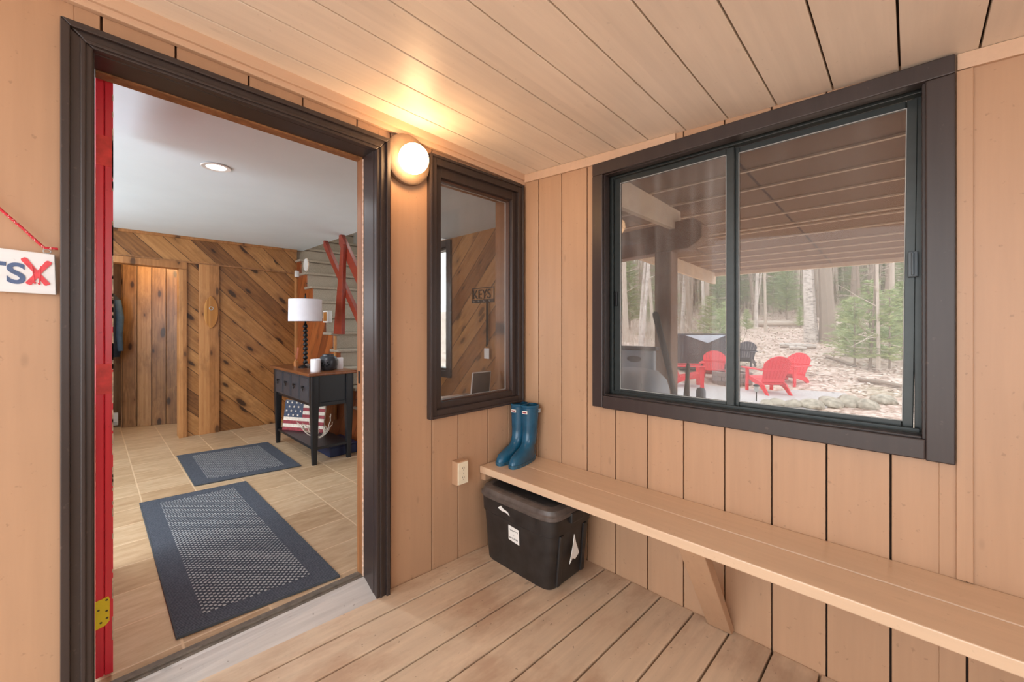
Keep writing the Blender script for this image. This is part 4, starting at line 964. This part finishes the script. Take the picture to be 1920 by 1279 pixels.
# covered fire table and the pit
p = at(1313, 14.4); cz = gz(p.x, p.y)
ax_ = Vector((math.cos(.9), math.sin(.9), 0))
cv = thing('covered_grill', 'bulky grill under a dark draped cover behind the red chairs', 'covered grill', (p.x, p.y, cz))
mb = MB(); th_ = math.atan2(-(.72), .69)
def CV(u, v, z): return (p.x+u*.716*1+v*.697, p.y-u*.697+v*.716, z)
W_, D_ = .76, .36; n = 14
for lay, (sc, z) in enumerate(((1.03, cz+.03), (1.0, cz+.5), (.98, cz+.9), (1.0, cz+1.18), (.97, cz+1.24))):
    for k in range(4*n):
        s_ = k//n; f_ = (k % n)/n*2-1
        u, v = [(f_, -1), (1, f_), (-f_, 1), (-1, -f_)][s_]
        wob = .02*math.sin(k*1.3+lay)+.01*math.sin(k*3.1)
        mb.v.append(CV(u*W_*sc+wob*(1 if s_ % 2 else 0), v*D_*sc+wob*(0 if s_ % 2 else 1), z))
for lay in range(4):
    for k in range(4*n): a = lay*4*n; mb.f.append((a+k, a+(k+1)%(4*n), a+(k+1)%(4*n)+4*n, a+k+4*n)); mb.sm.append(False)
mb.f.append(tuple(range(16*n, 20*n))); mb.sm.append(False)
obj('cover', mb, 'cover', cv)
mb = MB().add([CV(-W_*.95,-D_*1.06,cz+1.2), CV(W_*.95,-D_*1.06,cz+1.2), CV(.05,-D_*1.16,cz+.93), CV(-W_*.95,-D_*.98,cz+1.2), CV(W_*.95,-D_*.98,cz+1.2), CV(.05,-D_*.98,cz+.93)], [(0,2,1),(3,4,5),(0,3,5,2),(1,2,5,4),(0,1,4,3)])
obj('cover_flap', mb, 'greyplastic', cv)
pit = thing('fire_pit', 'low round brown block fire pit between the chairs', 'fire pit', (PIT.x, PIT.y, GP))
mb = MB()
for lay in range(3):
    for k in range(14):
        a0 = 2*PI*(k+.5*(lay % 2))/14; a1 = a0+2*PI/14-.04; r0, r1 = .38, .54; z0 = GP+lay*.13
        c4 = [(PIT.x+r*math.cos(a), PIT.y+r*math.sin(a)) for r, a in ((r0,a0),(r1,a0),(r1,a1),(r0,a1))]
        mb.hexa([(x, y, z0) for x, y in c4]+[(x, y, z0+.125) for x, y in c4])
obj('block_ring', mb, 'stonebrown', pit, bevel=.01)
obj('ash_bed', MB().lathe([(.39, GP), (.39, GP+.08), (.001, GP+.12)], (PIT.x, PIT.y, 0), 24), 'bark2', pit)
p = at(1418, 9.6); sl_ = thing('path_light', 'small solar path light at the gravel edge in front of the red chair', 'path light', (p.x, p.y, GP))
obj('stake', MB().tube([(p.x, p.y, GP-.02), (p.x, p.y, GP+.24)], .012, 8), 'ironblack', sl_)
obj('lantern', MB().lathe([(.03, .22), (.05, .25), (.045, .35), (.04, .35)], (p.x, p.y, GP), 14), 'seal', sl_)
obj('cap', MB().lathe([(.075, .35), (.07, .365), (.02, .40), (.001, .40)], (p.x, p.y, GP), 16), 'ironblack', sl_)
# border stones
random.seed(4)
slabs = ['broad pale border stone', 'rounded border stone', 'mossy border stone']
for k, (px, D, s_) in enumerate(((1437, 9.2, .16), (1460, 9.15, .2), (1487, 9.0, .25), (1520, 9.0, .3), (1558, 9.2, .28), (1592, 9.3, .33), (1625, 9.0, .26), (1655, 9.6, .3))):
    p = at(px, D); mb = MB().sphere((0, 0, 0), s_, 1.2, .8, .45, 10)
    mb.map(lambda q: Vector((q.x+p.x, q.y+p.y, q.z+p.z+.04))+Vector((1,1,.6))*mnoise.noise(Vector((q.x*4+k*5, q.y*4, q.z*4)))*.08)
    place = ['leftmost border stone, right of the path light', 'second border stone from the left along the gravel', 'third border stone from the left along the gravel', 'fourth border stone from the left along the gravel',
             'fourth border stone from the right along the gravel', 'third border stone from the right along the gravel', 'second border stone from the right along the gravel', 'rightmost border stone, set slightly behind the row'][k]
    tag(obj('border_stone', mb, 'stone'), place, 'stone', 'stones edging the gravel patio')

# woodland
def trunk_mesh(name, h_, r, seed, m_, twigs=10, lean=.3, low=1.2):
    random.seed(seed); t_ = thing(name, '', '', (0,0,0)); mb = MB(); pts = []; n = 9
    ax, ay = random.uniform(-lean, lean), random.uniform(-lean, lean)
    for k in range(n+1):
        f_ = k/n; pts.append(Vector((ax*f_+.12*math.sin(f_*4+seed), ay*f_+.12*math.cos(f_*3+seed*2)-.12, h_*f_-.3)))
    mb.tube(pts, [r*(1.25 if k == 0 else 1-.75*k/n) for k in range(n+1)], 8)
    obj('trunk', mb, m_, t_)
    if twigs:
        tb_ = MB()
        for i in range(twigs):
            f_ = (low+random.random()*(h_*.8-low))/h_; k = f_*n; b0 = pts[int(k)].lerp(pts[min(n, int(k)+1)], k-int(k))
            a = random.random()*2*PI; d_ = Vector((math.cos(a), math.sin(a), random.uniform(-.2, .5))); l = random.uniform(.5, 1.6); q = [b0]
            for _ in range(4):
                d_ = (d_+Vector((random.uniform(-.3,.3), random.uniform(-.3,.3), random.uniform(-.3,.25)))).normalized(); q.append(q[-1]+d_*l/4)
            tb_.tube(q, [.018, .014, .010, .007, .004], 4, caps=False)
            for s_ in (2, 3):
                d2 = (d_+Vector((random.uniform(-1,1), random.uniform(-1,1), random.uniform(-.5,.5)))).normalized(); tb_.tube([q[s_], q[s_]+d2*l*.3, q[s_]+d2*l*.5+Vector((0,0,-.05))], [.008, .006, .003], 4, caps=False)
        obj('branches', tb_, m_, t_)
    return t_
def put_tree(src, first, px, D, label, group, sc=1, used={}):
    p = at(px, D); rz = (px*1.7) % 6.28
    if src.name not in used:
        used[src.name] = 1; src.location = (p.x, p.y, p.z); src.rotation_euler = (0,0,rz); src.scale = (sc,)*3; o = src
    else: o = dup(src, (p.x, p.y, p.z), rz, sc)
    tag(o, label, 'tree', group); return o
B1 = trunk_mesh('birch_tree', 11, .11, 1, 'birch', 8, .5, 3); B2 = trunk_mesh('birch_tree', 10, .075, 2, 'birch', 6, .9, 3)
BIG1 = trunk_mesh('birch_tree', 14, .26, 3, 'birch', 14, .2, 1.8); BIG2 = trunk_mesh('maple_tree', 14, .30, 5, 'bark2', 12, .2, 2)
put_tree(B1, 1, 1424, 24, 'white birch standing behind the log, left in the right pane', None)
put_tree(B2, 1, 1417, 24.5, 'thin birch leaning beside the larger white birch', None, .8)
put_tree(BIG1, 1, 1521, 18.5, 'thick pale birch left of the broad grey trunk', None)
put_tree(BIG2, 1, 1541, 18.2, 'broad grey brown trunk beside the thick pale birch', None)
put_tree(B1, 0, 1283, 22, 'white birch just right of the deck post', None, 1.0)
put_tree(B2, 0, 1311, 20, 'slender birch right of the post and first birch', None, 1.1)
put_tree(B2, 0, 1196, 15, 'pale slender birch at the left edge of the left pane', None, 1.1)
put_tree(B1, 0, 1206, 17, 'leaning birch left of the deck post', None, .7)
S1 = trunk_mesh('slender_tree', 8, .055, 8, 'bark', 12, .5, .6)
put_tree(S1, 1, 1650, 13.0, 'slender rough trunk among the pine saplings, right of centre', None, 1.0)
S2 = trunk_mesh('slender_tree', 8, .045, 9, 'bark2', 12, .9, .6)
put_tree(S2, 1, 1634, 13.2, 'thin leaning trunk crossing beside the rough one', None, 1.0)
V = [trunk_mesh('woodland_tree', 13, r, 20+i, m_, 16, .8, 1.0) for i, (r, m_) in enumerate(((.13, 'bark'), (.09, 'bark2'), (.07, 'bark'), (.16, 'bark2'), (.10, 'bark')))]
random.seed(99); placed = 0
cand = []
while placed < 215:
    D = 19+random.random()**.8*38; px = random.uniform(1030, 1790)
    if D < 24 and 1385 < px < 1520 and random.random() < .8: continue
    if D < 21 and px < 1640: continue
    put_tree(V[placed % 5], 0, px, D, 'bare slender tree in the woods beyond the clearing', 'bare trees in the woods', random.uniform(.75, 1.25)); placed += 1
# dense far woods: uncountable brush and twigs
random.seed(12); mb = MB()
for i in range(3600):
    D = random.uniform(33, 60); px = random.uniform(900, 1850); p = at(px, D); l = random.uniform(3, 11); r = random.uniform(.03, .09)
    dx, dy = random.uniform(-.5, .5), random.uniform(-.5, .5)
    mb.tube([p-Vector((0,0,.3)), p+Vector((dx, dy, l))], [r, r*.5], 4, caps=False)
tag(obj('distant_woods', mb, 'bark'), 'thicket of far trunks closing the view behind the woods', 'woodland', kind='stuff')
random.seed(13); mb = MB()
for i in range(2600):
    D = random.uniform(15, 40); px = random.uniform(1060, 1780)
    if D < 26 and 1385 < px < 1600: continue
    p = at(px, D); l = random.uniform(.3, 1.6)
    mb.tube([p, p+Vector((random.uniform(-.3,.3), random.uniform(-.3,.3), l*.6)), p+Vector((random.uniform(-.6,.6), random.uniform(-.6,.6), l))], [.012, .009, .004], 3, caps=False)
tag(obj('underbrush', mb, 'bark'), 'bare twiggy underbrush on the forest floor', 'brush', kind='stuff')
# evergreen foliage
def conifer(name, h_, r, seed, m_, dens=1.0):
    random.seed(seed); t_ = thing(name, '', '', (0,0,0))
    obj('trunk', MB().tube([(0,0,-.2), (0,0,h_*.98)], [.045*h_/3, .008], 7), 'bark2', t_); mb = MB()
    nl = int(h_*11)
    for k in range(nl):
        f_ = k/nl; z = h_*(.12+.88*f_); rr = r*(1-f_)**.8+.08
        for b in range(int(6*dens)):
            a = random.random()*2*PI; l = rr*random.uniform(.35, 1.15); d_ = Vector((math.cos(a), math.sin(a), random.uniform(.05, .45))); q = Vector((0,0,z+random.uniform(-.06,.06)))
            sd = Vector((-d_.y, d_.x, 0))
            for s_ in range(int(9*l/.5)+3):
                t0 = (s_+1)/(int(9*l/.5)+3)*l
                for sg_ in (-1, 1):
                    c0 = q+d_*t0+Vector((0,0,-.12*t0*t0)); tip = c0+sd*sg_*random.uniform(.04,.13)+d_*.07+Vector((0,0,random.uniform(-.07,.07)))
                    w_ = Vector((0,0,.010))+d_*.010
                    mb.add([c0-w_, c0+w_, tip], [(0,1,2)])
    obj('foliage', mb, m_, t_); return t_
C1 = conifer('pine_sapling', 2.3, .85, 31, 'pine'); C2 = conifer('fir_tree', 5.5, 1.6, 32, 'fir', 1.3)
GREEN = (('pine_sapling', C1, ((1602, 13.6, 1.0), (1668, 13.0, 1.1), (1630, 14.8, 1.2), (1585, 15.2, .9), (1692, 14.2, 1.15), (1350, 17, .8), (1330, 19, 1.0), (1362, 18, .9), (1400, 22.5, .55), (1500, 23, .5)), None, 'pine saplings'),
         ('fir_tree', C2, ((1450, 30, 1.1), (1475, 27, .9), (1345, 28, 1.0), (1375, 33, 1.2), (1600, 30, 1.0), (1700, 24, 1.0), (1240, 24, .9), (1180, 26, 1.0), (1330, 40, 1.4), (1560, 40, 1.3), (1660, 35, 1.2), (1410, 42, 1.4)), 'green fir tree among the bare trunks', 'fir trees in the woods'))
PINES = ['soft green pine sapling left of the leaning thin trunk', 'nearest soft green pine sapling, in front of the rough slender trunk', 'taller pine sapling behind the thin leaning trunk',
         'small pine sapling right of the broad grey trunk', 'rightmost soft green pine sapling beside the right sash', 'small pine sapling above the dark covered grill', 'pine sapling right of the deck post behind the covered grill',
         'pale pine sapling left of the mullion', 'low green sapling left of the fallen mossy log', 'low green sapling right of the white birch by the log']
for nm, src, lst, lab, grp in GREEN:
    for n_, (px, D, sc) in enumerate(lst):
        put_tree(src, 0, px, D, lab or PINES[n_], grp, sc)
# logs
def log(pxa, Da, pxb, Db, r, lab, m_='birch'):
    a, b = at(pxa, Da), at(pxb, Db); a.z += r; b.z += r
    mid = (a+b)/2+Vector((0,0,.02)); tag(obj('fallen_log', MB().tube([a, mid, b], [r, r*.95, r*.85], 12), m_), lab, 'log')
log(1462, 17.6, 1530, 16.9, .10, 'pale birch log lying in front of the thick trunks')
log(1480, 17.0, 1512, 16.6, .08, 'short pale birch log beside the longer one')
log(1405, 24.5, 1510, 23.4, .17, 'mossy grey fallen log behind the clearing', 'bark')
log(1550, 15.0, 1600, 13.5, .05, 'thin fallen branch in the leaves right of the thick trunks', 'bark2')
log(1610, 11.8, 1690, 10.9, .06, 'dark fallen branch crossing the leaves at lower right', 'bark2')
# fallen leaves
random.seed(44); mb = MB()
for i in range(15000):
    D = 9+random.random()**.7*24; px = random.uniform(1200, 1770); p = at(px, D)
    if ((p.x-10.6)/3.5)**2+((p.y-2.4)/3.0)**2 < 1 and random.random() < .96: continue
    s_ = random.uniform(.025, .06); a = random.random()*2*PI; tx = random.uniform(-.5, .5); ty = random.uniform(-.5, .5)
    c_ = Vector((p.x, p.y, p.z+.02)); u = Vector((math.cos(a), math.sin(a), tx))*s_; v = Vector((-math.sin(a), math.cos(a), ty))*s_*.7
    mb.add([c_-u-v*.3, c_+v, c_+u+v*.2, c_-v], [(0,1,2,3)])
tag(obj('leaf_litter', mb, 'leaf'), 'pale dry leaves scattered over the forest floor', 'leaves', kind='stuff')
